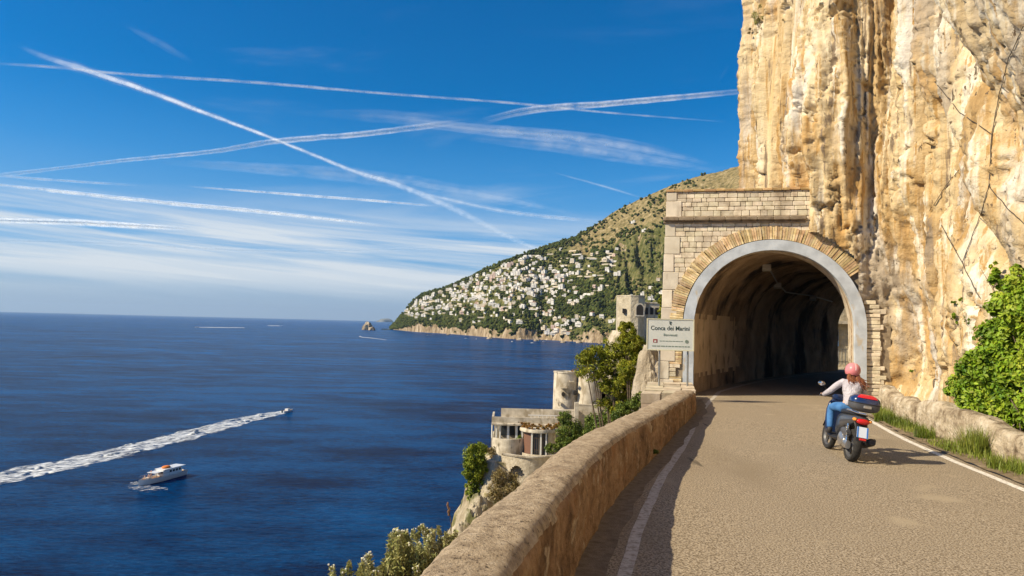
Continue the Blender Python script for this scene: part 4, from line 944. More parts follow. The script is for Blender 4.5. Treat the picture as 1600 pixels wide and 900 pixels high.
# grass
M_grass = leafmat('grass_blades', (.085, .125, .012), (.185, .235, .025), (.34, .35, .08), sc=1.3, isl=.4, tr=.3)
def blades(name, base, h, lean, w, m, r):
    n = len(base); a = r.uniform(0, 2*math.pi, n); d = np.stack([np.cos(a), np.sin(a), 0*a], 1); s = np.stack([-np.sin(a), np.cos(a), 0*a], 1)*w[:, None]
    up = np.array([0, 0, 1.0]); m1 = base+up*(h*.55)[:, None]+d*(h*lean*.3)[:, None]; tp = base+up*h[:, None]+d*(h*lean)[:, None]
    V = np.stack([base-s, base+s, m1+s*.8, m1-s*.8, tp], 1).reshape(-1, 3); k = np.arange(n)*5
    F4 = np.stack([k, k+1, k+2, k+3], 1); F = np.concatenate([F4[:, [0, 1, 2]], F4[:, [0, 2, 3]], np.stack([k+3, k+2, k+4], 1)]); return npmesh(name, V, F, m)
r = np.random.default_rng(5); B = []; Hh = []
while len(B) < 9500:
    y = r.uniform(6, 21.8); a, b = float(WR(y))+.26, float(LOWW(y))+.08; t = r.uniform(0, 1); x = a+(b-a)*t
    dn = .55+.9*float(gn(x*.9, y*.55, 3))+.3*t
    if r.uniform() > dn: continue
    B.append((x, y, .015)); Hh.append((.05+.13*r.uniform()**2)*(1+1.2*max(0, float(gn(x*1.3, y*.8, 12)))+.5*t))
g = blades('grass', np.array(B), np.array(Hh), r.uniform(.1, .8, len(B)), r.uniform(.003, .007, len(B)), M_grass, r); tag(g, 'grass and weeds growing along the foot of the low roadside wall', 'grass', kind='stuff')
def tuft(x, y, n, h, rad, lab, m=None, z=.0):
    r = np.random.default_rng(int(x*100+y*10)); a = r.uniform(0, 6.28, n); q = rad*np.sqrt(r.uniform(0, 1, n)); base = np.stack([q*np.cos(a), q*np.sin(a), 0*a], 1)
    o = blades('grass_tuft', base, r.uniform(.45, 1.0, n)*h, r.uniform(.1, .55, n), r.uniform(.004, .008, n), m or M_grass, r); o.location = (x, y, z); tag(o, lab, 'grass tuft')
tuft(8.95, 13.6, 520, .62, .24, 'tallest grass clump leaning on the low wall below the big bush'); tuft(9.15, 15.6, 260, .36, .22, 'medium grass tuft midway along the low wall'); tuft(9.75, 18.4, 260, .38, .25, 'bright grass tuft nearest the right leg of the portal'); tuft(8.55, 12.2, 200, .30, .3, 'low sprawling grass tuft by the painted line at the right edge')
for (u, v, n_, w, lab) in ((1020, 708, 260, 7, 'little green weed growing at the foot of the sea wall'), (1022, 752, 0, 0, '')):
    if not n_: continue
    q = GZ(u, v+6, 0); o = tag(empty('wall_weed', (q[0]-.05, q[1], 0)), lab, 'weed'); r = np.random.default_rng(3); P, Nn = clump_points([(0, 0, .10, .12, .12, .10)], n_, r, .2); V, F = leaf_cards(P, Nn, .030, .5, r); npmesh('leaves', V, F, M_shrubg, o)
    mb = MB(); mb.tube([(0, 0, 0), (0, 0, .12)], [.006, .003], 5); mb.build('stem', M_bark, o)

# flowering shrubs outside the parapet, close to the camera
def stem_shrub(label, stems, seed, lm=M_olive, flowers=True):
    r = np.random.default_rng(seed); b = np.array(stems[0][0]); o = tag(empty('coastal_shrub', tuple(b)), label, 'shrub'); mb = MB(); Ps = []; Ns = []; fl = MB()
    for (p0, p1, dens) in stems:
        p0 = np.array(p0)-b; p1 = np.array(p1)-b; mid = (p0+p1)/2+r.uniform(-.06, .06, 3); mb.tube([tuple(p0), tuple(mid), tuple(p1)], [.007, .005, .002], 5)
        L_ = np.linalg.norm(p1-p0); n = int(dens*L_*330); t = r.uniform(.25, 1, n)**.8; c = np.where(t[:, None] < .5, p0+(mid-p0)*t[:, None]*2, mid+(p1-mid)*(t[:, None]*2-1))
        a = r.uniform(0, 6.28, n); d = np.stack([np.cos(a), np.sin(a), r.uniform(.3, 1.3, n)], 1); Ps.append(c+d*.022*(1.5-t)[:, None]); Ns.append(np.cross(d, r.standard_normal((n, 3))))
        if flowers and r.uniform() < .30:
            for k in range(r.integers(3, 7)): q = p1+r.uniform(-.022, .022, 3); fl.ball(q, .0065, 3)
    P = np.concatenate(Ps); Nn = np.concatenate(Ns); Nn /= np.linalg.norm(Nn, axis=1)[:, None]+1e-6
    V, F = leaf_cards(P, Nn*1.5, .021, .26, r, .1); npmesh('leaves', V, F, lm, o); mb.build('stems', M_bark, o, clean=False)
    if flowers and fl.v: fl.build('blossoms', M_flower, o, clean=False)
rs_ = random.Random(3)
def shrub_group(label, tops, y, seed, n, **k):
    st = []
    for i in range(n):
        u, v = rs_.choice(tops); u += rs_.uniform(-16, 16); v += abs(rs_.gauss(0, 20)); yy = y+rs_.uniform(-.3, .3); p1 = at(u, v, yy)
        p0 = at(u+rs_.uniform(-4, 28), v+95+rs_.uniform(0, 40), yy+.1); st.append((p0, p1, rs_.uniform(.8, 1.3)))
    for (u, v) in tops: p1 = at(u, v, y); st.append((at(u+10, v+120, y+.1), p1, 1.0))
    stem_shrub(label, st, seed, **k)
shrub_group('dense grey-green flowering shrub pressing against the outside of the sea wall', [(617, 828), (632, 832), (640, 855), (600, 875), (650, 862), (665, 865), (625, 870)], 4.7, 1, 64)
shrub_group('taller sprigs with pale flower heads rising over the wall right of the dense shrub', [(660, 822), (684, 824), (672, 838), (700, 838), (712, 830)], 5.6, 2, 34)
shrub_group('short spiky sprigs at the bottom edge left of the dense shrub', [(575, 868), (578, 880), (590, 890)], 4.4, 3, 12)
shrub_group('thin bare sprigs at the lowest left end of the shrubs', [(518, 888), (545, 880), (536, 892), (560, 895)], 4.3, 4, 6)
# tall dry stalk
q0, q1 = at(706, 850, 5.7), at(700, 786, 5.7); o = tag(empty('dry_stalk', tuple(q0)), 'tall dry brown seed stalk above the shrubs by the wall', 'dry stalk')
mb = MB(); mb.tube([(0, 0, -.4), tuple((q1-q0)*.5+np.array([.01, 0, 0])), tuple(q1-q0)], [.005, .004, .003], 5); mb.build('stalk', M_bark, o)
mb = MB()
for k in range(9): d = (q1-q0)*(.72+.033*k); mb.ball((d[0]+random.uniform(-.008, .008), d[1], d[2]), (.008, .008, .014), 4)
mb.build('seed_head', flat('seed_head_brown', (.20, .11, .06), .9), o, clean=False)

# ================================================================== VILLAS ON THE ROCKS
M_v = mat('villa_plaster', [(.3, (.42, .36, .26)), (.6, (.64, .57, .45)), (.8, (.74, .68, .56))], scale=1.6, detail=8, bump=.6, bscale=6, bdist=.05, patches=[((.34, .28, .19), 1.1, .50, .66, (1, 1, .4), 4.0), ((.18, .15, .10), 2.4, .60, .70, (1, 1, .35), 14.0)])
M_vs = mat('villa_stone', [(.3, (.36, .30, .21)), (.6, (.55, .48, .36)), (.8, (.66, .59, .47))], scale=2.5, detail=8, bump=1, bscale=5, bdist=.1)
M_dark = flat('dark_opening', (.03, .025, .02), .6); M_glass = flat('window_glass', (.05, .06, .07), .1, spec=.8); M_rust = flat('rust_panel', (.17, .085, .055), .7); M_wood = flat('weathered_beam', (.10, .07, .045), .8); M_white = flat('white_frame', (.74, .71, .64), .6)
y0 = 76.0; c0 = at(842, 708, 74.5); zf = c0[2]
villa = tag(empty('clifftop_villa', (c0[0], y0, zf)), 'low white villa with a round garden room on the rock above the sea', 'villa')
px = lambda u, v, y: (lambda q: (q[0]-c0[0], q[1]-y0, q[2]-zf))(at(u, v, y))
# round room
rc = (0, -2.1); rr_ = 1.85; hr = 2.45
mb = MB(); 
mb.lathe([(rr_+.05, -.6), (rr_+.05, .25), (rr_-.05, .25)], 32, M=Matrix.Translation((rc[0], rc[1], 0)), cap=False)
mb.lathe([(rr_-.12, 0), (rr_-.12, hr)], 20, M=Matrix.Translation((rc[0], rc[1], 0)), cap=False, a0=R(-62), a1=R(90)); mb.build('garden_room_wall', M_vs, villa, True)
def polar(a, r_): return (rc[0]+r_*math.cos(R(a)), rc[1]+r_*math.sin(R(a)))
mb = MB(); mb.lathe([(rr_+.22, hr), (rr_+.25, hr+.08), (rr_+.22, hr+.34), (0.01, hr+.36)], 36, M=Matrix.Translation((rc[0], rc[1], 0)), cap=False); mb.lathe([(.01, hr-.01), (rr_+.22, hr)], 36, M=Matrix.Translation((rc[0], rc[1], 0)), cap=False); mb.build('round_roof', M_v, villa, True)
for a in (-178, -118, -88, -70):
    mb = MB(); x, y = polar(a, rr_-.05); mb.box((x, y, hr/2), (.16, .16, hr), M=None); mb.build('column', M_white, villa)
mb = MB(); x, y = polar(-150, rr_-.2); mb.lathe([(rr_-.2, .1), (rr_-.2, hr)], 12, M=Matrix.Translation((rc[0], rc[1], 0)), cap=False, a0=R(-176), a1=R(-120)); mb.build('door_panel', M_rust, villa)
mb = MB(); mb.lathe([(rr_-.22, .15), (rr_-.22, hr)], 12, M=Matrix.Translation((rc[0], rc[1], 0)), cap=False, a0=R(-116), a1=R(-72)); dg = mb.build('glass_door', M_glass, villa)
mb = MB()
for a in (-109, -102, -95, -82, -77): x, y = polar(a, rr_-.16); mb.box((x, y, hr/2), (.05, .05, hr))
for z in (.7, 1.9): 
    for k in range(6): a0_, a1_ = -114+k*7, -107+k*7; p0, p1 = polar(a0_, rr_-.16), polar(a1_, rr_-.16); mb.tube([(*p0, z), (*p1, z)], .03, 4)
mb.build('door_bars', M_wood, dg, clean=False)
# loggia and upper block
L0, L1 = px(768, 700, 76), px(868, 700, 77)
zr0 = px(790, 660, 76)[2]; zp = px(790, 679, 76)[2]; zt_ = px(790, 648, 76)[2]
mb = MB(); w = L1[0]-L0[0]; cx = (L0[0]+L1[0])/2
mb.box((cx, 2.6, (zr0-1.5)/2), (w-.4, .3, zr0+1.5)); mb.box((cx, .2, zr0+.12), (w, 5.2, .24), bev=.04); mb.box((cx, -2.2+.15, (zr0+zt_)/2+.12), (w, .2, zt_-zr0-.2)); mb.box((L0[0]+.1, .3, (zr0+zt_)/2+.1), (.2, 4.6, zt_-zr0-.25)); mb.box((cx+.4, 2.8, (zr0+zt_)/2+.3), (w-1, .2, zt_-zr0+.1)); mb.build('loggia_roof', M_v, villa)
mb = MB(); n = 16
pr = [(L0[0]+.1+i*(w*.5)/n, -2.1-1.0*math.sin(math.pi*i/n)) for i in range(n+1)]
for i in range(n): (xa, ya), (xb, yb) = pr[i], pr[i+1]; mb.add([(xa, ya, -1.2), (xb, yb, -1.2), (xb, yb, zp), (xa, ya, zp), (xa, ya+.2, zp), (xb, yb+.2, zp), (xa, ya+.2, -1.2), (xb, yb+.2, -1.2)], [(0, 1, 2, 3), (3, 2, 5, 4), (4, 5, 7, 6)])
mb.box((L0[0]+.1, .1, (zp-1.2)/2), (.22, 4.2, zp+1.2)); mb.build('loggia_parapet', M_v, villa)
for u in (769, 776, 782): mb = MB(); q = px(u, 670, 74.2+(u-769)*.02); mb.tube([(q[0], -1.95, zp-.1), (q[0], -1.95, zr0)], .075, 8); mb.build('column', M_white, villa)
for u in (794, 807, 816): mb = MB(); q = px(u, 670, 74.2); mb.box((q[0], -1.9, (zp+zr0)/2-.1), (.24, .24, zr0-zp+.3)); mb.build('pillar', M_white, villa)
for u in (787, 800, 812): mb = MB(); q = px(u, 670, 77); mb.box((q[0], 2.4, (zp+zr0)/2-.3), (.62, .1, 1.6)); mb.build('window', M_glass, villa)
mb = MB(); 
for k in range(7): mb.box((-.9+k*.42, -.9, hr+.95), (.07, .07, .9))
mb.box((.36, -.9, hr+1.4), (3.1, .09, .09)); mb.build('roof_railing', M_white, villa, clean=False)
# rusty planting on the round roof
r = np.random.default_rng(8); pn_ = tag(empty('roof_plants', (c0[0], y0, zf+hr+.4)), 'rust-coloured planting along the edge of the round villa roof', 'plants')
bl = [(1.75*math.cos(R(a)), -2.1+1.75*math.sin(R(a)), .2, .42, .42, .38) for a in range(-185, 20, 17)]+[(2.1, -1.6, .7, .4, .4, .6)]
P, Nn = clump_points(bl, 4200, r, .2); V, F = leaf_cards(P, Nn, .09, .4, r); npmesh('leaves', V, F, M_orange, pn_)
# terrace with an arch under it
ter = tag(empty('terrace_wall', (c0[0], y0, zf)), 'curved rubble terrace wall with a dark arch under the white villa', 'terrace wall')
mb = MB(); n = 40; mk = MB(); u0, u1 = 784, 880
cols = []
for i in range(n+1):
    t = i/n; u = u0+(u1-u0)*t; y = 72.6-1.5*math.sin(math.pi*min(1, t*1.1)); q = px(u, 706, y); cols.append((q[0], q[1], q[2]))
ux = [u0+(u1-u0)*i/n for i in range(n+1)]
for i in range(n):
    (xa, ya, za), (xb, yb, zb) = cols[i], cols[i+1]; um = (ux[i]+ux[i+1])/2; zt1 = .12; d = abs(um-808)/14
    zb0 = -4.5 if d >= 1 else -.75-1.9*(1-math.sqrt(1-d*d))
    if d >= 1: mb.add([(xa, ya, zb0), (xb, yb, zb0), (xb, yb, zt1), (xa, ya, zt1), (xa, ya+1.2, zt1), (xb, yb+1.2, zt1)], [(0, 1, 2, 3), (3, 2, 5, 4)])
    else: mb.add([(xa, ya, zb0), (xb, yb, zb0), (xb, yb, zt1), (xa, ya, zt1), (xa, ya+1.2, zt1), (xb, yb+1.2, zt1), (xa, ya+1.4, zb0), (xb, yb+1.4, zb0)], [(0, 1, 2, 3), (3, 2, 5, 4), (0, 6, 7, 1)]); mk.add([(xa, ya+1.3, -4.2), (xb, yb+1.3, -4.2), (xb, yb+1.3, zt1-.2), (xa, ya+1.3, zt1-.2)], [(0, 1, 2, 3)])
mb.build('rubble_wall', M_vs, ter); mk.build('arch_recess', M_vs, ter)
mb = MB()
for i in range(0, n, 1):
    (xa, ya, za), (xb, yb, zb) = cols[i], cols[i+1]; mb.box(((xa+xb)/2, ya+.05, .2), (abs(xb-xa)+.02, .42, .16))
mb.build('wall_cap', M_v, ter, clean=False)

# round towers house
T0 = at(902, 650, 84); zt0 = T0[2]
tw = tag(empty('twin_tower_house', (T0[0], 84, zt0)), 'pale house with two joined round towers behind the pine', 'house')
def lp(u, v, y): q = at(u, v, y); return (q[0]-T0[0], q[1]-84, q[2]-zt0)
for (uc, wpx, vt, yc) in ((885, 38, 583, 84), (922, 37, 586, 83.3)):
    q = lp(uc, vt, yc); rad = wpx/2*yc/FOC; zt1 = q[2]; M_ = Matrix.Translation((q[0], q[1]+rad*.3, 0))
    mb = MB(); mb.lathe([(rad+.1, -6), (rad+.04, zt1*.5), (rad, zt1), (rad+.06, zt1+.05), (rad+.06, zt1+.2), (rad-.14, zt1+.2), (rad-.14, zt1-.3), (.01, zt1-.3)], 36, M=M_, cap=False); t_ = mb.build('round_tower', M_v, tw, True)
for (u, v) in ((880, 616), (899, 614)):
    f = lp(u, v, 82); mb = MB(); rad = .22; yy = f[1]
    mb = MB(); q = lp(u, v, 82.9); mb.lathe([(.01, 0), (.2, 0), (.2, .5), (.01, .5)], 12, M=Matrix.Translation((q[0], q[1]-.1, q[2])) @ Matrix.Rotation(R(-90), 4, 'X') @ Matrix.Scale(1.35, 4, (0, 1, 0)), cap=False); mb.build('porthole_window', M_dark, tw)
for (u, v, w) in ((881, 606, .7), (893, 596, .5), (874, 629, .45)): mb = MB(); q = lp(u, v, 82.8); mb.box((q[0], q[1]-.05, q[2]), (w, .5, .12)); mb.build('window_hood', M_vs, tw)
mb = MB(); a = lp(905, 584, 87); b = lp(944, 584, 87); mb.box(((a[0]+b[0])/2, 3.6, a[2]/2-3), (b[0]-a[0], 4, a[2]+6)); mb.build('main_block', M_v, tw)
mb = MB(); a = lp(924, 597, 86); b = lp(985, 612, 86); mb.add([(a[0], 1.6, -4), (b[0], 1.6, -4), (b[0], 1.6, b[2]-.6), (a[0], 1.6, a[2]), (a[0], 5, -4), (b[0], 5, -4), (b[0], 5, b[2]-.6), (a[0], 5, a[2])], [(0, 1, 2, 3), (3, 2, 6, 7), (0, 3, 7, 4), (1, 5, 6, 2)]); mb.build('side_wing', M_vs, tw)
for (u, v, w, h) in ((930, 622, .55, 1.1), (936, 609, .4, .5), (977, 622, .6, .7)): mb = MB(); q = lp(u, v, 85.4); mb.box((q[0], 1.55, q[2]), (w, .16, h)); f = mb.build('window', M_dark, tw); mb = MB(); mb.box((q[0], 1.5, q[2]-h/2-.08), (w+.3, .3, .1)); mb.build('sill', M_white, f)
pg = MB()
for u in (938, 951, 966): q = lp(u, 630, 83); pg.box((q[0], -1, q[2]+.6), (.12, .12, 2.2))
for k in range(8): q = lp(938+k*4, 612+k*1.2, 83.5); pg.tube([(q[0], -1.4, q[2]), (q[0]+.9, 1.6, q[2]+.5)], .06, 5)
q0_, q1_ = lp(936, 612, 83), lp(968, 620, 83); pg.tube([(q0_[0], -1, q0_[2]), (q1_[0], -1, q1_[2])], .08, 6); pg.build('pergola', M_wood, tw, clean=False)
mb = MB(); a = lp(903, 633, 81); b = lp(992, 634, 81); mb.box(((a[0]+b[0])/2, -3, a[2]-1.3), (b[0]-a[0], .25, 2.6)); mb.box(((a[0]+b[0])/2, -2.95, a[2]+.06), (b[0]-a[0]+.1, .4, .14)); mb.build('terrace_parapet', M_v, tw, clean=False)
mb = MB(); a = lp(866, 640, 80.5); b = lp(904, 640, 80.5); mb.box(((a[0]+b[0])/2, -3.4, a[2]-2.2), (b[0]-a[0], 1.2, 4.4)); q = lp(901, 640, 79.5); mb.box((q[0], -4.3, q[2]-1), (.45, .45, 3.6)); mb.build('lower_wall', M_v, tw, clean=False)
r = np.random.default_rng(18); o = tag(empty('roof_plants', (T0[0]-.6, 84, zt0+lp(885, 583, 84)[2]+.1)), 'small tuft of plants on top of the left round tower', 'plants')
P, Nn = clump_points([(0, -.4, .1, .5, .4, .25), (.7, 0, .3, .3, .3, .4)], 350, r, .2); V, F = leaf_cards(P, Nn, .09, .4, r); npmesh('leaves', V, F, M_orange, o)

# square watch tower further on
K0 = at(987, 502, 120); wt = tag(empty('stone_watchtower', (K0[0], 120, K0[2])), 'squat stone tower with an arched window on a rock spur left of the portal', 'tower')
def kp(u, v, y=120): q = at(u, v, y); return (q[0]-K0[0], q[1]-120, q[2]-K0[2])
M_tw = mat('tower_masonry', [(.3, (.36, .30, .20)), (.6, (.54, .47, .34)), (.8, (.64, .57, .43))], scale=.9, detail=9, bump=1, bscale=2.5, bdist=.2)
a, b = kp(966, 463), kp(1006, 463)
poly = [(a[0], .6), (a[0]+1.9, -1.5), (b[0]-1.2, -1.6), (b[0]+.2, 0), (b[0], 4), (a[0]+.3, 4)]
mb = MB(); mb.prism(poly, -7, a[2]); mb.prism([(x*1.02, y*1.02-.02) for x, y in poly], a[2], a[2]+.22); mb.build('tower_body', M_tw, wt)
q = kp(997, 485); mb = MB(); A_ = [(-.55, -.8), (.55, -.8), (.55, .35)]+[(.55*math.cos(R(t)), .35+.6*math.sin(R(t))) for t in range(15, 180, 15)]+[(-.55, .35)]
MX = Matrix.Translation((q[0], -1.66, q[2])) @ Matrix.Rotation(R(90), 4, 'X'); mb.prism(A_, -.3, .04, M=MX); f = mb.build('arched_window', M_dark, wt)
mb = MB(); mb.prism([(x*1.35, y*1.28) for x, y in A_], -.3, .01, M=MX); mb.build('window_surround', M_v, f)
q = kp(974, 486); mb = MB(); mb.box((q[0], -.75, q[2]), (.5, .6, .8)); mb.build('window', M_dark, wt)
mb = MB(); a2, b2 = kp(1006, 474, 126), kp(1046, 474, 126); mb.box(((a2[0]+b2[0])/2, 7, a2[2]/2-2), (b2[0]-a2[0], 5, a2[2]+4)); mb.box(((a2[0]+b2[0])/2, 7, a2[2]+.1), (b2[0]-a2[0]+.3, 5.3, .2)); mb.build('rear_wing', M_v, wt, clean=False)
for u in (1012, 1020, 1028): q = kp(u, 486, 123.5); mb = MB(); mb.box((q[0], 4.45, q[2]), (.55, .2, 1.2)); mb.build('window', M_dark, wt)
# craggy rocks near the portal
M_crag = mat('grey_crag', [(.3, (.22, .17, .11)), (.5, (.42, .35, .25)), (.75, (.60, .52, .40))], scale=1.4, detail=9, stretch=(1, 1, .4), bump=1, bscale=5, bdist=.12)
q = at(1018, 600, 28.5); o = crag_rock('rock_outcrop', (q[0]-.1, 28.5, q[2]-.9), (.62, .9, 2.3), 21, M_crag, 5, .3); tag(o, 'upright weathered rock fin just left of the portal plinth', 'rock')
q = at(985, 640, 27.5); o = crag_rock('rock_outcrop', (q[0], 27.5, q[2]-1.2), (.8, .9, .95), 34, M_crag, 5, .3); tag(o, 'lower lumpy rock beside the upright rock fin', 'rock')
q = at(720, 860, 66); o = crag_rock('rock_outcrop', (q[0]+.7, 66, q[2]-1), (2.0, 2.0, 4.2), 15, M_hill, 5, .28); tag(o, 'pale boulder at the left foot of the villa rock', 'rock')
q = at(738, 800, 69); o = crag_rock('rock_outcrop', (q[0]+.6, 69, q[2]-1), (1.4, 1.5, 2.6), 16, M_hill, 5, .3); tag(o, 'smaller pale boulder under the column-shaped tree', 'rock')

# house seen through the far mouth of the tunnel
q = at(1312, 560, 58); hs_ = tag(empty('roadside_house', (q[0], 58, 0)), 'sunlit stone house seen through the far mouth of the tunnel', 'house')
mb = MB(); mb.box((0, 3, 2.2), (9, 4, 8)); mb.build('wall', M_tw, hs_); mb = MB(); mb.box((0, .7, 3.1), (9.2, .7, .25)); mb.build('string_course', M_v, hs_)
mb = MB(); qq = at(1309, 528, 58); mb.box((qq[0]-q[0], .93, qq[2]), (.9, .2, 1.4)); mb.build('blue_shutter', flat('blue_paint', (.07, .20, .42), .5), hs_)
ral = tag(empty('road_railing', (q[0], 50, 0)), 'grey metal railing beyond the far mouth of the tunnel', 'railing'); mb = MB()
for k in range(26): mb.box((-3+k*.24-2.0, 0, .55), (.05, .05, 1.1))
mb.box((-2, 0, 1.1), (6.3, .07, .07)); mb.box((-2, 0, .2), (6.3, .05, .05)); mb.build('bars', flat('railing_grey', (.20, .19, .17), .5), ral, clean=False)

# ================================================================== ROADSIDE SIGN
sb = at(1030, 606, 22.0); sg = tag(empty('town_sign', (sb[0], 22.0, .44), (0, 0, R(-7))), 'pale rectangular town sign on two posts in front of the portal', 'sign')
cs = at(1047, 523, 22.0); cx, cz = cs[0]-sb[0], cs[2]-.44; sw, sh = 1.42, .96
M_post = flat('galvanised_post', (.30, .30, .28), .4, .6); M_signm = mat('sign_enamel', [(.3, (.58, .60, .55)), (.7, (.66, .67, .61))], scale=2.5, rough=.45); M_ed = flat('sign_rim', (.62, .58, .40), .5)
for x in (0.0, .86): mb = MB(); mb.tube([(x, .05, -.2 if x == 0 else -.35), (x, .05, cz+sh/2-.05)], .03, 10); mb.build('post', M_post, sg, True)
mb = MB(); mb.box((cx, 0, cz), (sw, .035, sh), bev=.008); pn = mb.build('panel', M_signm, sg)
mb = MB()
for (x, z, w, h) in ((cx, cz+sh/2, sw+.03, .03), (cx, cz-sh/2, sw+.03, .03), (cx-sw/2, cz, .03, sh-.03), (cx+sw/2, cz, .03, sh-.03)): mb.box((x, 0, z), (w, .06, h))
mb.build('rim', M_ed, pn, clean=False)
M_ink = flat('dark_green_ink', (.03, .055, .04), .6); M_ink2 = flat('faded_ink', (.20, .25, .20), .6); M_red = flat('faded_red_ink', (.30, .07, .06), .6)
def text(s_, size, x, z, m, name='lettering', squeeze=1.0, yy=-.022):
    c = bpy.data.curves.new(name, 'FONT'); c.body = s_; c.size = size; c.align_x = 'CENTER'; c.extrude = .001; c.offset = .0018
    t = bpy.data.objects.new(name, c); COL.objects.link(t); t.location = (x, yy, z); t.rotation_euler = (R(90), 0, 0); t.scale = (squeeze, 1, 1); c.materials.append(m)
    nm = bpy.data.meshes.new_from_object(t.evaluated_get(bpy.context.evaluated_depsgraph_get())); t2 = link(name, nm, None, pn); t2.location = t.location; t2.rotation_euler = t.rotation_euler; t2.scale = t.scale; bpy.data.objects.remove(t); return t2
text('Conca dei Marini', .185, cx-.01, cz+.14, M_ink, squeeze=.93); text('Benvenuti', .105, cx, cz-.04, M_ink2)
mb = MB(); 
for k in range(4): mb.box((cx+.0+(.012 if k % 2 else -.01), -.021, cz+.40-k*.028), (.075-.012*k, .006, .022))
mb.build('crest', M_ink, pn, clean=False)
mb = MB(); mb.box((cx-.46, -.021, cz-.20), (.13, .006, .11)); e_ = mb.build('emblem', M_red, pn); mb = MB(); mb.box((cx-.46, -.026, cz-.215), (.06, .004, .05)); mb.build('emblem_mark', M_signm, e_)
mb = MB(); mb.lathe([(.01, 0), (.055, 0), (.055, .006), (.01, .006)], 14, M=Matrix.Translation((cx+.50, -.019, cz-.20)) @ Matrix.Rotation(R(90), 4, 'X'), cap=False); mb.build('round_badge', M_ink2, pn)
mb = MB(); random.seed(5); x = -.33
while x < .38: w = random.uniform(.03, .10); mb.box((cx+x+w/2, -.020, cz-.20), (w, .004, .022)); x += w+.015
x = -.55
while x < .55: w = random.uniform(.05, .13); mb.box((cx+x+w/2, -.020, cz-.36), (w, .004, .032)); x += w+.02
mb.build('small_print', M_ink2, pn, clean=False)

# tunnel lamps and conduit
M_lamp = flat('lamp_housing', (.42, .40, .36), .5); lb = BVHTree.FromPolygons([tuple(v) for v in V_lin_world.tolist()], grid_faces(len(ti), len(pro)).tolist())
prev = None; cpts = []
for k, (u, v, lab) in enumerate([(1198, 412, 'floodlight nearest the tunnel mouth under the vault'), (1215, 441, 'second floodlight deeper under the vault'), (1270, 461, 'dim farthest floodlight high in the dark of the bore')]):
    d = Vector(ray(u, v)).normalized(); loc_, nr_, i_, ds_ = lb.ray_cast(Vector(CAM), d)
    if loc_ is None: continue
    p = loc_-Vector((0, 0, .16)); o = tag(empty('tunnel_lamp', p, (R(-25), 0, R(-20))), lab, 'lamp', 'floodlights under the tunnel vault')
    mb = MB(); mb.box((0, 0, 0), (.34, .16, .26), bev=.02); mb.build('housing', M_lamp, o); mb = MB(); mb.box((0, -.085, 0), (.29, .012, .21)); mb.build('lamp_glass', flat('lamp_glass', (.62, .60, .55), .25), o)
    mb = MB(); mb.box((0, .05, .17), (.05, .05, .12)); mb.build('bracket', M_post, o); cpts.append(loc_-Vector((0, 0, .05)))
for (u, v) in ((1206, 425), (1228, 455), (1300, 470)):
    loc_, nr_, i_, ds_ = lb.ray_cast(Vector(CAM), Vector(ray(u, v)).normalized())
    if loc_ is not None: cpts.append(loc_-Vector((0, 0, .05)))
cpts.sort(key=lambda p: p.y); mb = MB(); c_ = cpts[0]; mb.tube([tuple(p-c_) for p in cpts], .035, 6); o = mb.build('cable_conduit', M_lamp, None, True); o.location = c_; tag(o, 'grey cable conduit running between the tunnel lamps', 'conduit')
# steel cables pinned over the cliff
M_cab = flat('steel_cable', (.09, .075, .06), .6, .3)
for k, (pts_, lab) in enumerate([([(1461, 127), (1500, 175), (1550, 211)], 'steel cable dropping to the rock bolt from its upper left'), ([(1600, 40), (1578, 90), (1562, 150), (1550, 211)], 'steel cable from the top right corner down to the rock bolt'), ([(1550, 211), (1546, 290), (1532, 340), (1504, 411)], 'steel cable running down from the rock bolt across the cliff'),
        ([(1468, 345), (1504, 411), (1532, 466)], 'lower steel cable sloping down to the big bush'), ([(1453, 330), (1478, 290), (1500, 265)], 'short slack cable on the middle of the cliff'), ([(1545, 290), (1570, 320), (1600, 350)], 'cable crossing the cliff near the right edge')]):
    q = []
    for i in range(len(pts_)-1):
        for t in np.linspace(0, 1, 9)[: (9 if i == len(pts_)-2 else 8)]:
            c = on_cliff(pts_[i][0]*(1-t)+pts_[i+1][0]*t, pts_[i][1]*(1-t)+pts_[i+1][1]*t, .03)
            if c: q.append(c[0])
    if len(q) > 3:
        mb = MB(); mb.tube([tuple(p-q[0]) for p in q], .010, 5); o = mb.build('cliff_cable', M_cab, None, True); o.location = q[0]; tag(o, lab, 'cable', 'steel cables pinned over the cliff')

# ================================================================== SCOOTER AND RIDER
M_blk = flat('black_plastic', (.022, .022, .024), .45); M_tyre = mat('tyre_rubber', [(.3, (.018, .017, .016)), (.7, (.04, .037, .033))], scale=20, objc=True, rough=.9)
M_navy = flat('navy_paint', (.012, .025, .075), .25, coat=.6); M_dgrey = flat('graphite_paint', (.055, .058, .065), .3, coat=.4); M_alu = flat('cast_aluminium', (.52, .50, .47), .35, .85); M_chrome = flat('bright_metal', (.72, .71, .68), .2, .95)
M_redl = flat('red_lens', (.55, .012, .012), .15, spec=.7); M_amb = flat('amber_lens', (.72, .27, .03), .15, spec=.7); M_plate = flat('plate_white', (.62, .68, .76), .4); M_plateb = flat('plate_blue', (.03, .16, .50), .4); M_case = flat('case_grey', (.075, .075, .08), .45)
M_lid = flat('case_lid_blue', (.012, .027, .095), .22, coat=.8); M_refl = flat('case_red_panel', (.55, .015, .025), .2, coat=.6)
SCP = (6.10, 12.68, .0)
sc = tag(empty('motor_scooter', SCP, (R(8.5), 0, R(82))), 'dark scooter with a blue and red top case leaning into the bend', 'motor scooter')
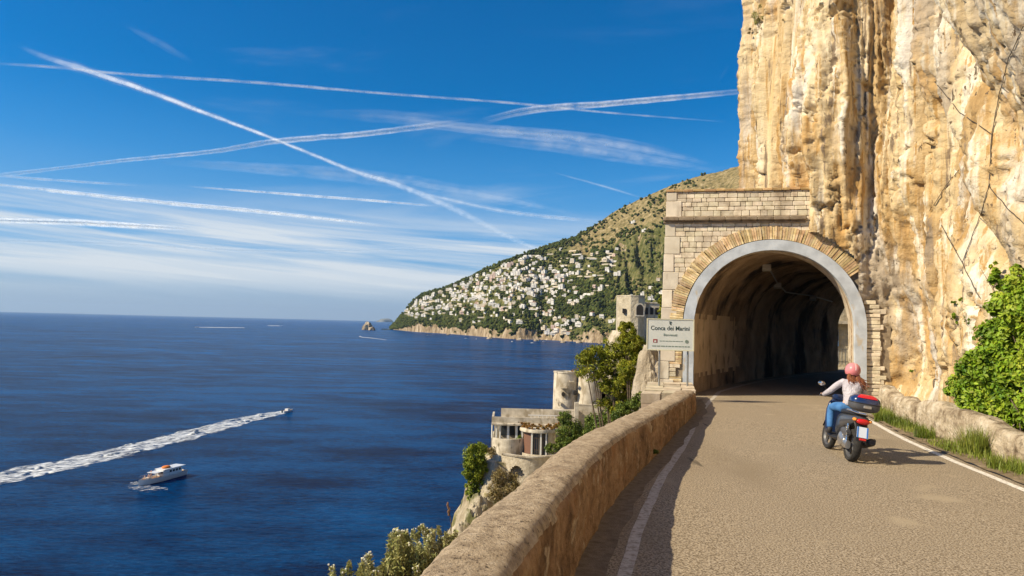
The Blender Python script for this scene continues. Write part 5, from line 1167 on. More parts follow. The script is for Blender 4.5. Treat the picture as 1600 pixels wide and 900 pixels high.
def loft(secs, n=20, e=2.6, mb=None, mi=0):
    """secs: (x, y, z, half width, half height) cross-sections across the x axis"""
    mb = mb or MB(); V = []
    for (x, y, z, a, b) in secs:
        for k in range(n):
            w = 2*math.pi*k/n; c, s = math.cos(w), math.sin(w); V.append((x, y+a*math.copysign(abs(c)**(2/e), c), z+b*math.copysign(abs(s)**(2/e), s)))
    F = [(i*n+k, i*n+(k+1) % n, (i+1)*n+(k+1) % n, (i+1)*n+k) for i in range(len(secs)-1) for k in range(n)]+[tuple(range(n-1, -1, -1)), tuple(range((len(secs)-1)*n, len(secs)*n))]
    return mb.add(V, F, mi)
def loftz(secs, n=20, e=2.6):
    """secs: (z, x, y, half length, half width) going up"""
    mb = MB(); V = []
    for (z, x, y, a, b) in secs:
        for k in range(n):
            w = 2*math.pi*k/n; c, s = math.cos(w), math.sin(w); V.append((x+a*math.copysign(abs(c)**(2/e), c), y+b*math.copysign(abs(s)**(2/e), s), z))
    F = [(i*n+k, i*n+(k+1) % n, (i+1)*n+(k+1) % n, (i+1)*n+k) for i in range(len(secs)-1) for k in range(n)]+[tuple(range(n-1, -1, -1)), tuple(range((len(secs)-1)*n, len(secs)*n))]
    return mb.add(V, F)
RX = Matrix.Rotation(R(90), 4, 'X')
def wheel(name, x, rad, w, steer=0):
    T_ = Matrix.Translation((x, 0, rad)) @ Matrix.Rotation(R(steer), 4, 'Z') @ RX
    mb = MB(); ri = rad-.085
    mb.lathe([(ri, -w*.36), (ri+.012, -w*.36), (ri+.012, -w*.2), (ri-.015, 0), (ri+.012, w*.2), (ri+.012, w*.36), (ri, w*.36), (ri-.03, 0), (ri, -w*.36)], 36, M=T_, cap=False)
    mb.lathe([(.012, -.045), (.045, -.045), (.045, .045), (.012, .045)], 16, M=T_, cap=False)
    for k in range(5):
        a = 2*math.pi*k/5; mb.tube([tuple(T_ @ Vector((.04*math.cos(a), .04*math.sin(a), 0))), tuple(T_ @ Vector((ri*math.cos(a+.15), ri*math.sin(a+.15), 0)))], [.022, .016], 6)
    rim = mb.build(name, M_case, sc, True, clean=False)
    mb = MB(); pf = [(ri, -w*.34), (ri+.03, -w*.46), (ri+.06, -w*.48), (rad-.012, -w*.36), (rad-.002, -w*.18), (rad, 0), (rad-.002, w*.18), (rad-.012, w*.36), (ri+.06, w*.48), (ri+.03, w*.46), (ri, w*.34)]
    mb.lathe(pf, 40, M=T_, cap=False); mb.build('tyre', M_tyre, rim, True)
wheel('rear_wheel', 0, .29, .135); wheel('front_wheel', 1.33, .29, .10, 3)
loft([(-.33, 0, .80, .03, .02), (-.30, 0, .79, .10, .055), (-.15, 0, .76, .145, .085), (.1, 0, .72, .165, .115), (.35, 0, .68, .17, .15), (.55, 0, .63, .155, .19), (.66, 0, .55, .13, .20)]).build('rear_bodywork', M_dgrey, sc, True)
loft([(-.20, 0, .855, .08, .03), (-.12, 0, .865, .14, .045), (.1, 0, .865, .155, .05), (.35, 0, .845, .165, .055), (.6, 0, .83, .13, .05), (.72, 0, .815, .07, .04)]).build('saddle', M_blk, sc, True)
loft([(.50, 0, .33, .13, .04), (.6, 0, .32, .165, .055), (.95, 0, .32, .17, .055), (1.02, 0, .36, .16, .07)]).build('footboard', M_blk, sc, True)
loftz([(.30, 1.0, 0, .05, .15), (.42, 1.01, 0, .045, .20), (.60, 1.03, 0, .04, .22), (.78, 1.06, 0, .045, .215), (.92, 1.09, 0, .06, .18), (1.0, 1.10, 0, .05, .12)]).build('leg_shield', M_navy, sc, True)
loft([(1.02, 0, 1.03, .07, .04), (1.07, 0, 1.04, .14, .065), (1.14, 0, 1.03, .13, .07), (1.20, 0, 1.01, .07, .05)]).build('handlebar_cowl', M_navy, sc, True)
mb = MB(); mb.tube([(1.05, -.34, 1.035), (1.08, -.15, 1.035), (1.08, .15, 1.035), (1.05, .34, 1.035)], .014, 8); hb = mb.build('handlebar', M_blk, sc, True)
for s in (-1, 1):
    mb = MB(); mb.tube([(1.055, s*.25, 1.035), (1.045, s*.37, 1.035)], .021, 10); mb.build('grip', M_blk, hb, True)
    mb = MB(); mb.tube([(1.10, s*.24, 1.04), (1.15, s*.25, 1.04), (1.13, s*.36, 1.03)], .007, 5); mb.build('brake_lever', M_chrome, hb, True)
    mb = MB(); mb.tube([(1.07, s*.2, 1.05), (1.06, s*.28, 1.17), (1.03, s*.36, 1.235)], .008, 6); st = mb.build('mirror_stem', M_blk, sc, True)
    mb = MB(); mb.ball((1.03, s*.385, 1.255), (.022, .072, .048), 8); mb.build('mirror_shell', M_blk, st, True); mb = MB(); mb.ball((1.012, s*.385, 1.255), (.008, .064, .041), 8); mb.build('mirror_glass', flat('mirror_glass', (.75, .72, .68), .05, 1.0), st, True)
    mb = MB(); mb.tube([(1.15, s*.065, .62), (1.31, s*.065, .29)], [.024, .02], 8); mb.build('fork_leg', M_alu, sc, True)
mb = MB()
for k in range(13):
    a = R(20+k*12); a2 = R(20+(k+1)*12)
    if k < 12:
        V = []
        for aa_ in (a, a2):
            for (w, rr) in ((-.07, .30), (-.06, .335), (0, .345), (.06, .335), (.07, .30)): V.append((1.33+rr*math.cos(aa_), w, .29+rr*math.sin(aa_)))
        mb.add(V, [(i, i+1, i+6, i+5) for i in range(4)])
mb.build('front_mudguard', M_navy, sc, True)
mb = MB(); M1 = Matrix.Translation((.20, .06, .36)) @ Matrix.Rotation(R(-90), 4, 'X'); mb.lathe([(.01, 0), (.13, 0), (.135, .06), (.12, .11), (.07, .13), (.01, .13)], 24, M=M1, cap=False)
loft([(-.06, .10, .29, .045, .07), (.05, .105, .30, .05, .085), (.2, .11, .34, .055, .10), (.35, .10, .37, .05, .11), (.42, .09, .38, .035, .08)], mb=mb); mb.build('engine_case', M_alu, sc, True, clean=False)
loft([(-.02, .11, .50, .04, .06), (.05, .115, .51, .055, .08), (.22, .115, .50, .055, .075), (.28, .11, .50, .04, .05)]).build('air_filter_box', M_case, sc, True)
loftz([(.33, .42, 0, .12, .10), (.45, .42, 0, .14, .12), (.60, .45, 0, .14, .13)]).build('engine_block', M_blk, sc, True)
mb = MB(); mb.tube([(.30, -.13, .25), (.15, -.17, .27), (.05, -.18, .32), (-.02, -.185, .35), (-.30, -.20, .43), (-.33, -.20, .44)], [.02, .022, .05, .068, .068, .05], 14); ex = mb.build('exhaust', M_blk, sc, True); mb = MB(); mb.tube([(-.02, -.235, .38), (-.26, -.25, .46)], [.035, .035], 8, sq=(1, 1)); mb.build('heat_shield', M_case, ex, True)
for s in (-1, 1):
    mb = MB(); mb.tube([(-.02, s*.125, .33), (.03, s*.12, .66)], .016, 8); pz = [(-.012+.05*k/60*1.0+.032*math.cos(k*.9), s*.123+.032*math.sin(k*.9), .42+k*.0035) for k in range(60)]; mb.tube(pz, .006, 5); mb.build('shock_absorber', M_chrome, sc, True, clean=False)
loft([(-.36, 0, .42, .085, .006), (-.34, 0, .50, .095, .012), (-.30, 0, .62, .10, .02), (-.24, 0, .72, .11, .03)]).build('rear_mudguard', M_blk, sc, True)
MPl = Matrix.Translation((-.375, 0, .575)) @ Matrix.Rotation(R(14), 4, 'Y')
mb = MB(); mb.box((0, 0, 0), (.008, .185, .185), M=MPl, bev=.002); pt = mb.build('number_plate', M_plate, sc); 
mb = MB(); mb.box((-.006, .080, 0), (.004, .024, .183), M=MPl); mb.box((-.006, -.080, 0), (.004, .024, .183), M=MPl); mb.build('plate_band', M_plateb, pt, clean=False)
mb = MB(); mb.box((-.02, 0, -.125), (.02, .11, .035), M=MPl, bev=.004); mb.build('rear_reflector', M_redl, sc)
mb = MB(); mb.ball((-.315, 0, .755), (.045, .115, .052), 10); mb.build('tail_light', M_redl, sc, True)
for s in (-1, 1): mb = MB(); mb.ball((-.27, s*.125, .775), (.07, .035, .032), 8); mb.build('indicator', M_amb, sc, True)
mb = MB(); mb.tube([(.10, .15, .90), (-.12, .16, .905), (-.34, .13, .90), (-.40, 0, .895), (-.34, -.13, .90), (-.12, -.16, .905), (.10, -.15, .90)], .015, 8); mb.box((-.24, 0, .915), (.26, .20, .02)); mb.build('carrier_rack', M_chrome, sc, True, clean=False)
def superel(c, s, t0, t1, e1=.55, e2=.6, n=28, m=12, M=None, a0=0, a1=2*math.pi, mb=None):
    mb = mb or MB(); V = []; f = lambda w, e: math.copysign(abs(w)**e, w)
    full = abs(a1-a0-2*math.pi) < 1e-6; nn = n if full else n+1
    for i in range(m+1):
        t = t0+(t1-t0)*i/m; ct, st = f(math.cos(t), e1), f(math.sin(t), e1)
        for k in range(nn): w = a0+(a1-a0)*k/n; V.append((c[0]+s[0]*ct*f(math.cos(w), e2), c[1]+s[1]*ct*f(math.sin(w), e2), c[2]+s[2]*st))
    F = [(i*nn+k, i*nn+(k+1) % nn, (i+1)*nn+(k+1) % nn, (i+1)*nn+k) for i in range(m) for k in range(n)]
    return mb.add(V, F, 0, M)
tc = empty('top_case_mount', (0, 0, 0)); tc.parent = sc
bpy.data.objects.remove(tc)
cc_ = (-.24, 0, 1.075); ss_c = (.185, .245, .150)
shell = superel(cc_, ss_c, -math.pi/2, 0).build('top_case', M_case, sc, True)
superel((cc_[0], cc_[1], cc_[2]+.006), ss_c, 0, math.pi/2, .75).build('case_lid', M_lid, shell, True)
superel((cc_[0]-.004, cc_[1], cc_[2]+.01), (ss_c[0]*1.02, ss_c[1]*1.0, ss_c[2]*1.03), R(26), R(66), .75, n=16, m=8, a0=R(138), a1=R(214)).build('red_panel', M_refl, shell, True)
mb = MB(); superel((cc_[0], cc_[1], cc_[2]-.0), (ss_c[0]*1.03, ss_c[1]*1.03, .016), -math.pi/2, math.pi/2, .5, mb=mb); mb.build('case_seam', M_blk, shell, True)
mb = MB(); mb.box((cc_[0]-.185, 0, cc_[2]-.055), (.03, .13, .05), bev=.008); mb.build('case_latch', M_alu, shell)

def skin(name, J, E_, m, parent, sub=2, root=0, smooth=True):
    """J: [(x,y,z,rx,ry)], E_: edges; grows one continuous surface round the joints"""
    me = bpy.data.meshes.new(name+'_base'); me.from_pydata([j[:3] for j in J], E_, []); o = bpy.data.objects.new(name+'_base', me); COL.objects.link(o)
    md = o.modifiers.new('s', 'SKIN'); md.use_smooth_shade = True; sd = o.modifiers.new('u', 'SUBSURF'); sd.levels = sd.render_levels = sub
    if not me.skin_vertices:
        bm = bmesh.new(); bm.from_mesh(me); bm.verts.layers.skin.verify(); bm.to_mesh(me); bm.free()
    for i, j in enumerate(J):
        sv_ = me.skin_vertices[0].data[i]; sv_.radius = (j[3], j[4]); sv_.use_root = (i == root)
    dg_ = bpy.context.evaluated_depsgraph_get(); nm = bpy.data.meshes.new_from_object(o.evaluated_get(dg_)); bpy.data.objects.remove(o); nm.name = name
    nm.materials.clear(); return link(name, nm, m, parent, True)
M_skin = mat('skin', [(.3, (.50, .30, .20)), (.7, (.60, .38, .27))], scale=6, objc=True, rough=.55); M_jack = mat('pale_jacket', [(.3, (.42, .39, .42)), (.7, (.60, .56, .59))], scale=7, objc=True, rough=.8, bump=1.0, bscale=9, bdist=.06)
M_jean = mat('blue_denim', [(.3, (.035, .12, .30)), (.7, (.07, .20, .42))], scale=10, objc=True, rough=.85, bump=.4, bscale=25, bdist=.01); M_boot = flat('dark_boot', (.03, .028, .028), .6)
M_helm = mat('pink_helmet', [(.3, (.58, .17, .18)), (.7, (.66, .24, .24))], scale=5, objc=True, rough=.35, coat=.4); M_hair = mat('auburn_hair', [(.3, (.12, .035, .014)), (.7, (.28, .10, .04))], scale=14, objc=True, rough=.5, island=.3)
rd_ = tag(empty('rider', SCP, (R(8.5), 0, R(82))), 'rider in a pale jacket, blue jeans and pink helmet on the scooter', 'person')
J = [(.42, 0, .93, .13, .12), (.45, 0, 1.08, .11, .10), (.50, 0, 1.24, .14, .10), (.53, 0, 1.37, .10, .08), (.565, 0, 1.44, .05, .05), (.585, 0, 1.50, .06, .06), (.60, 0, 1.57, .085, .10), (.60, 0, 1.65, .07, .085),
     (.52, .165, 1.355, .055, .055), (.66, .30, 1.17, .042, .042), (.88, .33, 1.07, .034, .034), (1.00, .325, 1.05, .028, .022), (1.05, .32, 1.052, .036, .024),
     (.52, -.165, 1.355, .055, .055), (.66, -.30, 1.17, .042, .042), (.88, -.33, 1.07, .034, .034), (1.00, -.325, 1.05, .028, .022), (1.05, -.32, 1.052, .036, .024),
     (.47, .11, .90, .10, .09), (.66, .17, .885, .085, .08), (.84, .20, .84, .062, .062), (.76, .205, .60, .055, .058), (.70, .205, .42, .04, .04), (.80, .21, .395, .035, .045),
     (.47, -.11, .90, .10, .09), (.66, -.17, .885, .085, .08), (.84, -.20, .84, .062, .062), (.76, -.205, .60, .055, .058), (.70, -.205, .42, .04, .04), (.80, -.21, .395, .035, .045)]
E_ = [(0, 1), (1, 2), (2, 3), (3, 4), (4, 5), (5, 6), (6, 7), (3, 8), (8, 9), (9, 10), (10, 11), (11, 12), (3, 13), (13, 14), (14, 15), (15, 16), (16, 17), (0, 18), (18, 19), (19, 20), (20, 21), (21, 22), (22, 23), (0, 24), (24, 25), (25, 26), (26, 27), (27, 28), (28, 29)]
body = skin('body', [(*j[:3], j[3]*.86, j[4]*.86) for j in J], E_, M_skin, rd_)
# fingers closed round the grips, joined to the body mesh
fin = []
for s in (-1, 1):
    for k, (yo_, ln) in enumerate(((-.030, .85), (-.010, 1.0), (.011, .95), (.031, .78))):
        y = s*.32+yo_; Jf = [(1.045, y, 1.062, .010, .010), (1.085, y, 1.066, .0095, .0095), (1.092+.006*ln, y, 1.04, .009, .009), (1.068, y, 1.012+.006*(1-ln), .008, .008)]; fin.append(skin('finger', Jf, [(0, 1), (1, 2), (2, 3)], M_skin, None, 1))
    fin.append(skin('thumb', [(1.01, s*.29, 1.045, .012, .012), (1.03, s*.262, 1.022, .011, .011), (1.055, s*.258, 1.012, .009, .009)], [(0, 1), (1, 2)], M_skin, None, 1))
bm = bmesh.new(); bm.from_mesh(body.data)
for f in fin: bm.from_mesh(f.data); bpy.data.objects.remove(f)
for f in bm.faces: f.smooth = True; f.material_index = 0
bm.to_mesh(body.data); bm.free()
# face: nose, lips, eyes
mb = MB(); mb.ball((.705, 0, 1.575), (.018, .013, .022), 6); mb.ball((.695, 0, 1.525), (.010, .024, .008), 6)
mb.build('face_features', M_skin, body, True, clean=False); mb = MB()
for s in (-1, 1): mb.ball((.69, s*.032, 1.60), (.010, .014, .009), 6)
mb.build('eyes', flat('eye_dark', (.05, .04, .035), .3), body, True, clean=False)
JJ = [(.405, 0, .92, .145, .165), (.44, 0, 1.04, .135, .15), (.475, 0, 1.17, .14, .155), (.51, 0, 1.30, .13, .165), (.54, 0, 1.385, .09, .11), (.57, 0, 1.44, .062, .062),
      (.52, .165, 1.36, .075, .075), (.60, .25, 1.26, .066, .066), (.67, .305, 1.165, .060, .060), (.80, .325, 1.11, .052, .052), (.95, .33, 1.06, .042, .042), (.985, .328, 1.052, .038, .038),
      (.52, -.165, 1.36, .075, .075), (.60, -.25, 1.26, .066, .066), (.67, -.305, 1.165, .060, .060), (.80, -.325, 1.11, .052, .052), (.95, -.33, 1.06, .042, .042), (.985, -.328, 1.052, .038, .038)]
skin('jacket', JJ, [(0, 1), (1, 2), (2, 3), (3, 4), (4, 5), (3, 6), (6, 7), (7, 8), (8, 9), (9, 10), (10, 11), (3, 12), (12, 13), (13, 14), (14, 15), (15, 16), (16, 17)], M_jack, rd_)
JT = [(.40, 0, .90, .13, .13), (.47, .115, .905, .11, .10), (.64, .17, .89, .098, .092), (.83, .20, .845, .078, .078), (.80, .205, .72, .070, .072), (.755, .205, .58, .064, .068), (.71, .205, .46, .055, .055),
      (.47, -.115, .905, .11, .10), (.64, -.17, .89, .098, .092), (.83, -.20, .845, .078, .078), (.80, -.205, .72, .070, .072), (.755, -.205, .58, .064, .068), (.71, -.205, .46, .055, .055)]
skin('jeans', JT, [(0, 1), (1, 2), (2, 3), (3, 4), (4, 5), (5, 6), (0, 7), (7, 8), (8, 9), (9, 10), (10, 11), (11, 12)], M_jean, rd_)
for s in (-1, 1): skin('boot', [(.705, s*.205, .50, .052, .052), (.70, s*.205, .42, .050, .050), (.72, s*.207, .405, .045, .05), (.82, s*.212, .400, .030, .046), (.88, s*.214, .398, .024, .036)], [(0, 1), (1, 2), (2, 3), (3, 4)], M_boot, rd_)
mb = MB(); superel((.595, 0, 1.605), (.155, .132, .145), R(-35), R(90), .95, .95, n=32, m=14, mb=mb); hl = mb.build('helmet', M_helm, rd_, True)
mb = MB(); 
for k in range(15):
    a = R(-20+k*14); a2 = R(-20+(k+1)*14)
    if k < 14: mb.add([(.595+.158*math.cos(a), -.012, 1.605+.148*math.sin(a)), (.595+.158*math.cos(a), .012, 1.605+.148*math.sin(a)), (.595+.158*math.cos(a2), .012, 1.605+.148*math.sin(a2)), (.595+.158*math.cos(a2), -.012, 1.605+.148*math.sin(a2))], [(0, 1, 2, 3)])
mb.build('helmet_stripe', flat('helmet_stripe', (.70, .48, .46), .4), hl, True)
mb = MB(); superel((.60, 0, 1.615), (.168, .138, .05), R(-60), R(60), .9, .9, n=14, m=6, a0=R(-70), a1=R(70), mb=mb); mb.build('visor', M_glass, hl, True)
rh = random.Random(4); mb = MB()
for k in range(95):
    a = rh.uniform(-1, 1); st = Vector((.50+.04*rh.random()-.03*abs(a), a*.10, 1.50+rh.uniform(-.02, .04))); ln = rh.uniform(.13, .27); wind = rh.uniform(.03, .17)
    p = [st]
    for i in range(1, 6): t = i/5; p.append(st+Vector((-.05*t-.06*t*t*rh.random(), a*.05*t-wind*t*t+rh.uniform(-.008, .008), -ln*t+.06*t*t*wind*6)))
    mb.tube([tuple(q) for q in p], [.013, .015, .014, .011, .007, .002], 5)
mb.build('hair', M_hair, rd_, True, clean=False)

# ================================================================== BOATS
M_hull = flat('hull_white', (.74, .73, .70), .3, coat=.3); M_teak = flat('teak_deck', (.34, .20, .11), .7); M_org = flat('orange_cover', (.72, .20, .03), .7); M_bw = flat('boat_window', (.03, .035, .04), .15)
a = GZ(216, 760, SEA); b = GZ(286, 741, SEA); dv = b-a; LB = float(np.hypot(dv[0], dv[1])); yaw = math.atan2(a[1]-b[1], a[0]-b[0]); cb_ = (a+b)/2
bt = tag(empty('motor_cruiser', (cb_[0], cb_[1], SEA), (0, 0, yaw)), 'white motor cruiser with an orange cover on its cabin roof', 'boat')
hl_ = LB/2
def hull(mbx, L_, beam, fb, n=18, m=9, bowrise=.5):
    V = []
    for i in range(n+1):
        t = i/n; x = -L_+2*L_*t; w = beam*(1-max(0, (t-.45)/.55)**2.2)*(.86+.14*min(1, t*4)); h = fb+bowrise*max(0, t-.35)**1.5+.25*max(0, .3-t)
        for k in range(m+1):
            s = k/m*2-1; V.append((x+(.9*max(0, t-.8)*5*.25*(1-abs(s)) if False else 0), w*math.copysign(abs(s)**.6, s)*(1 if abs(s) > .99 else .96), -.5+(h+.5)*abs(s)**2.2))
    F = [(i*(m+1)+k, (i+1)*(m+1)+k, (i+1)*(m+1)+k+1, i*(m+1)+k+1) for i in range(n) for k in range(m)]; F.append(tuple(range(m, -1, -1)))
    mbx.add(V, F); D_ = []
    for i in range(n+1):
        t = i/n; x = -L_+2*L_*t; w = beam*(1-max(0, (t-.45)/.55)**2.2)*(.86+.14*min(1, t*4))*.95; h = fb+bowrise*max(0, t-.35)**1.5+.25*max(0, .3-t)-.28; D_ += [(x, -w, h), (x, w, h)]
    return D_, [(2*i, 2*i+2, 2*i+3, 2*i+1) for i in range(n)]
mb = MB(); D_, DF = hull(mb, hl_, 2.0, 1.35); mb.build('hull', M_hull, bt, True); mb = MB(); mb.add(D_, DF); mb.build('deck', M_teak, bt)
mb = MB(); mb.prism([(-.72*hl_, -1.5), (.0*hl_, -1.5), (.10*hl_, -1.2), (.10*hl_, 1.2), (0, 1.5), (-.72*hl_, 1.5)], 1.2, 2.9); cb = mb.build('cabin', M_hull, bt)
for s in (-1, 1):
    for k in range(4): mb = MB(); mb.box((-.62*hl_+k*1.15, s*1.51, 2.3), (.75, .06, .6)); mb.build('window', M_bw, cb)
mb = MB(); mb.box((.10*hl_+.01, 0, 2.3), (.06, 2.0, .6)); mb.build('windscreen', M_bw, cb)
mb = MB(); mb.box((-.38*hl_, 0, 3.0), (hl_*.98, 3.4, .16), bev=.04); mb.build('cabin_roof', M_hull, bt)
mb = MB(); mb.box((.22*hl_, 0, 2.65), (hl_*.5, 2.9, .1), bev=.02)
mb.build('awning', M_hull, bt)
for s in (-1, 1): mb = MB(); mb.tube([(.42*hl_, s*1.3, 1.3), (.42*hl_, s*1.3, 2.62)], .05, 6); mb.build('awning_pole', M_chrome, bt)
mb = MB(); mb.ball((-.18*hl_, 0, 3.3), (1.35, 1.0, .42), 10); mb.build('orange_cover', M_org, bt, True)
mb = MB(); mb.tube([(-.45*hl_, 0, 3.0), (-.45*hl_, 0, 5.6)], [.06, .03], 6); mb.build('mast', M_chrome, bt)
mb = MB()
for s in (-1, 1):
    mb.tube([(-.1*hl_, s*1.85, 2.15), (.45*hl_, s*1.6, 2.2), (.85*hl_, s*.7, 2.35), (.98*hl_, 0, 2.4)], .035, 5)
    for x, y in ((-.1, 1.85), (.2, 1.8), (.45, 1.6), (.7, 1.1)): mb.tube([(x*hl_, s*y, 1.3), (x*hl_, s*y, 2.2)], .03, 5)
mb.build('bow_rail', M_chrome, bt, clean=False)
mb = MB(); mb.box((.62*hl_, 0, 1.55), (1.6, 1.5, .3), bev=.06); mb.build('sun_cushion', flat('cushion_cream', (.60, .50, .38), .9), bt)
random.seed(2)
tones = [(.35, .20, .14), (.10, .12, .2), (.5, .12, .08), (.45, .42, .36)]
for k, (x, y, lab) in enumerate([(.52, -.4, 'figure in a dark top seated at the bow of the cruiser'), (.58, .5, 'figure in red seated on the bow cushion of the cruiser'), (.36, -.9, 'figure in a pale top standing at the side deck of the cruiser'), (.74, 0, 'figure with bare shoulders seated foremost on the cruiser')]):
    w = Matrix.Rotation(yaw, 4, 'Z') @ Vector((x*hl_, y, 0)); o = tag(empty('person', (cb_[0]+w.x, cb_[1]+w.y, SEA+1.55), (0, 0, yaw)), lab, 'person')
    sit = k != 2; h0 = .15 if sit else .85
    Jp = [(0, 0, h0, .14, .13), (0, 0, h0+.3, .15, .11), (0, 0, h0+.5, .16, .1), (0, 0, h0+.62, .06, .06), (0, 0, h0+.78, .11, .11), (.05, .22, h0+.45, .05, .05), (.2, .25, h0+.15, .04, .04), (.05, -.22, h0+.45, .05, .05), (.2, -.25, h0+.15, .04, .04)]
    Jp += ([(.4, .12, h0+.05, .08, .08), (.5, .12, h0-.25, .06, .06), (.4, -.12, h0+.05, .08, .08), (.5, -.12, h0-.25, .06, .06)] if sit else [(0, .1, h0-.4, .08, .08), (0, .1, h0-.85, .06, .06), (0, -.1, h0-.4, .08, .08), (0, -.1, h0-.85, .06, .06)])
    skin('body', Jp, [(0, 1), (1, 2), (2, 3), (3, 4), (2, 5), (5, 6), (2, 7), (7, 8), (0, 9), (9, 10), (0, 11), (11, 12)], M_skin, o, 1)
    skin('top', [(0, 0, h0+.02, .16, .15), (0, 0, h0+.3, .17, .13), (0, 0, h0+.5, .18, .12), (0, 0, h0+.56, .10, .08)], [(0, 1), (1, 2), (2, 3)], flat('shirt', tones[k], .9), o, 1)
def small_boat(name, u, v, L_, yaw_, label):
    q = GZ(u, v, SEA); o = tag(empty(name, (q[0], q[1], SEA), (0, 0, yaw_)), label, 'boat'); mb = MB(); D_, DF = hull(mb, L_/2, L_*.16, .75*L_/7); mb.build('hull', M_hull, o, True); mb = MB(); mb.add(D_, DF); mb.build('deck', M_teak, o)
    mb = MB(); mb.prism([(-.1*L_, -.1*L_), (.1*L_, -.09*L_), (.16*L_, 0), (.1*L_, .09*L_), (-.1*L_, .1*L_)], .07*L_, .2*L_); mb.build('console', M_hull, o); mb = MB(); mb.box((.12*L_, 0, .19*L_), (.02*L_, .15*L_, .08*L_)); mb.build('windscreen', M_bw, o)
    mb = MB(); mb.box((-.5*L_, 0, .1*L_), (.06*L_, .06*L_, .16*L_), bev=.01*L_); mb.build('outboard_motor', M_blk, o); return o
wv = GZ(448, 644, SEA)-GZ(400, 653, SEA); small_boat('speedboat', 449, 644, 8.5, math.atan2(wv[1], wv[0]), 'small white speedboat at the head of the long wake')
small_boat('motor_boat', 308, 511.6, 16, R(182), 'tiny boat pulling the foam line near the horizon'); small_boat('motor_boat', 440, 509.2, 14, R(5), 'tiny boat near the horizon right of the longer foam line'); small_boat('motor_boat', 563, 526.2, 9, R(150), 'little white boat on the water below the islet')
for k, (u, v, lab) in enumerate([(668, 524, 'boat moored off the left foot of the headland cliffs'), (728, 529, 'boat moored under the middle of the headland cliffs'), (744, 530, 'boat next to the one under the middle cliffs'), (800, 534, 'boat moored off the sea cliffs before the harbour cove'), (832, 536, 'white boat nearest the harbour cove'), (850, 534, 'boat tight against the harbour rocks')]):
    small_boat('motor_boat', u, v, 9, R(40*k), lab)
for k, (u, v, sz) in enumerate([(700, 523.5, 7), (765, 529.5, 8), (812, 531.5, 9), (838, 533, 8), (905, 536, 9), (940, 538, 8), (880, 535.5, 7)]):
    q = GZ(u, v, SEA); o = crag_rock('shore_rock', (q[0], q[1], SEA), (sz, sz*.8, sz*.7), 50+k, M_rock, 3); tag(o, 'low rock in the water along the foot of the headland', 'rock', 'rocks in the water off the headland')

# ================================================================== CONTRAILS
def trail_mat():
    m = bpy.data.materials.new('contrail_ice'); m.use_nodes = True; nt = m.node_tree; N = nt.nodes.new; L = nt.links.new; nt.nodes.remove(nt.nodes['Principled BSDF']); out = nt.nodes['Material Output']
    lw = N('ShaderNodeLayerWeight'); lw.inputs[0].default_value = .5; iv = N('ShaderNodeMath'); iv.operation = 'SUBTRACT'; iv.inputs[0].default_value = 1; L(lw.outputs['Facing'], iv.inputs[1])
    pw = N('ShaderNodeMath'); pw.operation = 'POWER'; L(iv.outputs[0], pw.inputs[0]); pw.inputs[1].default_value = 1.7
    g = N('ShaderNodeNewGeometry'); n = N('ShaderNodeTexNoise'); n.inputs['Scale'].default_value = .0011; n.inputs['Detail'].default_value = 7; n.inputs['Roughness'].default_value = .68; L(g.outputs['Position'], n.inputs['Vector'])
    mr = N('ShaderNodeMapRange'); L(n.outputs[0], mr.inputs[0]); mr.inputs[1].default_value = .34; mr.inputs[2].default_value = .68; mr.inputs[3].default_value = .12; mr.inputs[4].default_value = 1.1
    a = N('ShaderNodeAttribute'); a.attribute_name = 'trail'
    m1 = N('ShaderNodeMath'); m1.operation = 'MULTIPLY'; L(pw.outputs[0], m1.inputs[0]); L(mr.outputs[0], m1.inputs[1]); m2 = N('ShaderNodeMath'); m2.operation = 'MULTIPLY'; m2.use_clamp = True; L(m1.outputs[0], m2.inputs[0]); L(a.outputs['Fac'], m2.inputs[1])
    tl_ = N('ShaderNodeBsdfTranslucent'); df_ = N('ShaderNodeBsdfDiffuse'); ms = N('ShaderNodeAddShader'); up = N('ShaderNodeCombineXYZ'); up.inputs[2].default_value = 1
    for q_ in (tl_, df_): q_.inputs[0].default_value = (.92, .92, .92, 1); L(up.outputs[0], q_.inputs['Normal'])
    L(df_.outputs[0], ms.inputs[0]); L(tl_.outputs[0], ms.inputs[1])
    tr = N('ShaderNodeBsdfTransparent'); mx = N('ShaderNodeMixShader'); L(m2.outputs[0], mx.inputs[0]); L(tr.outputs[0], mx.inputs[1]); L(ms.outputs[0], mx.inputs[2]); L(mx.outputs[0], out.inputs[0]); return m
M_tr = trail_mat()
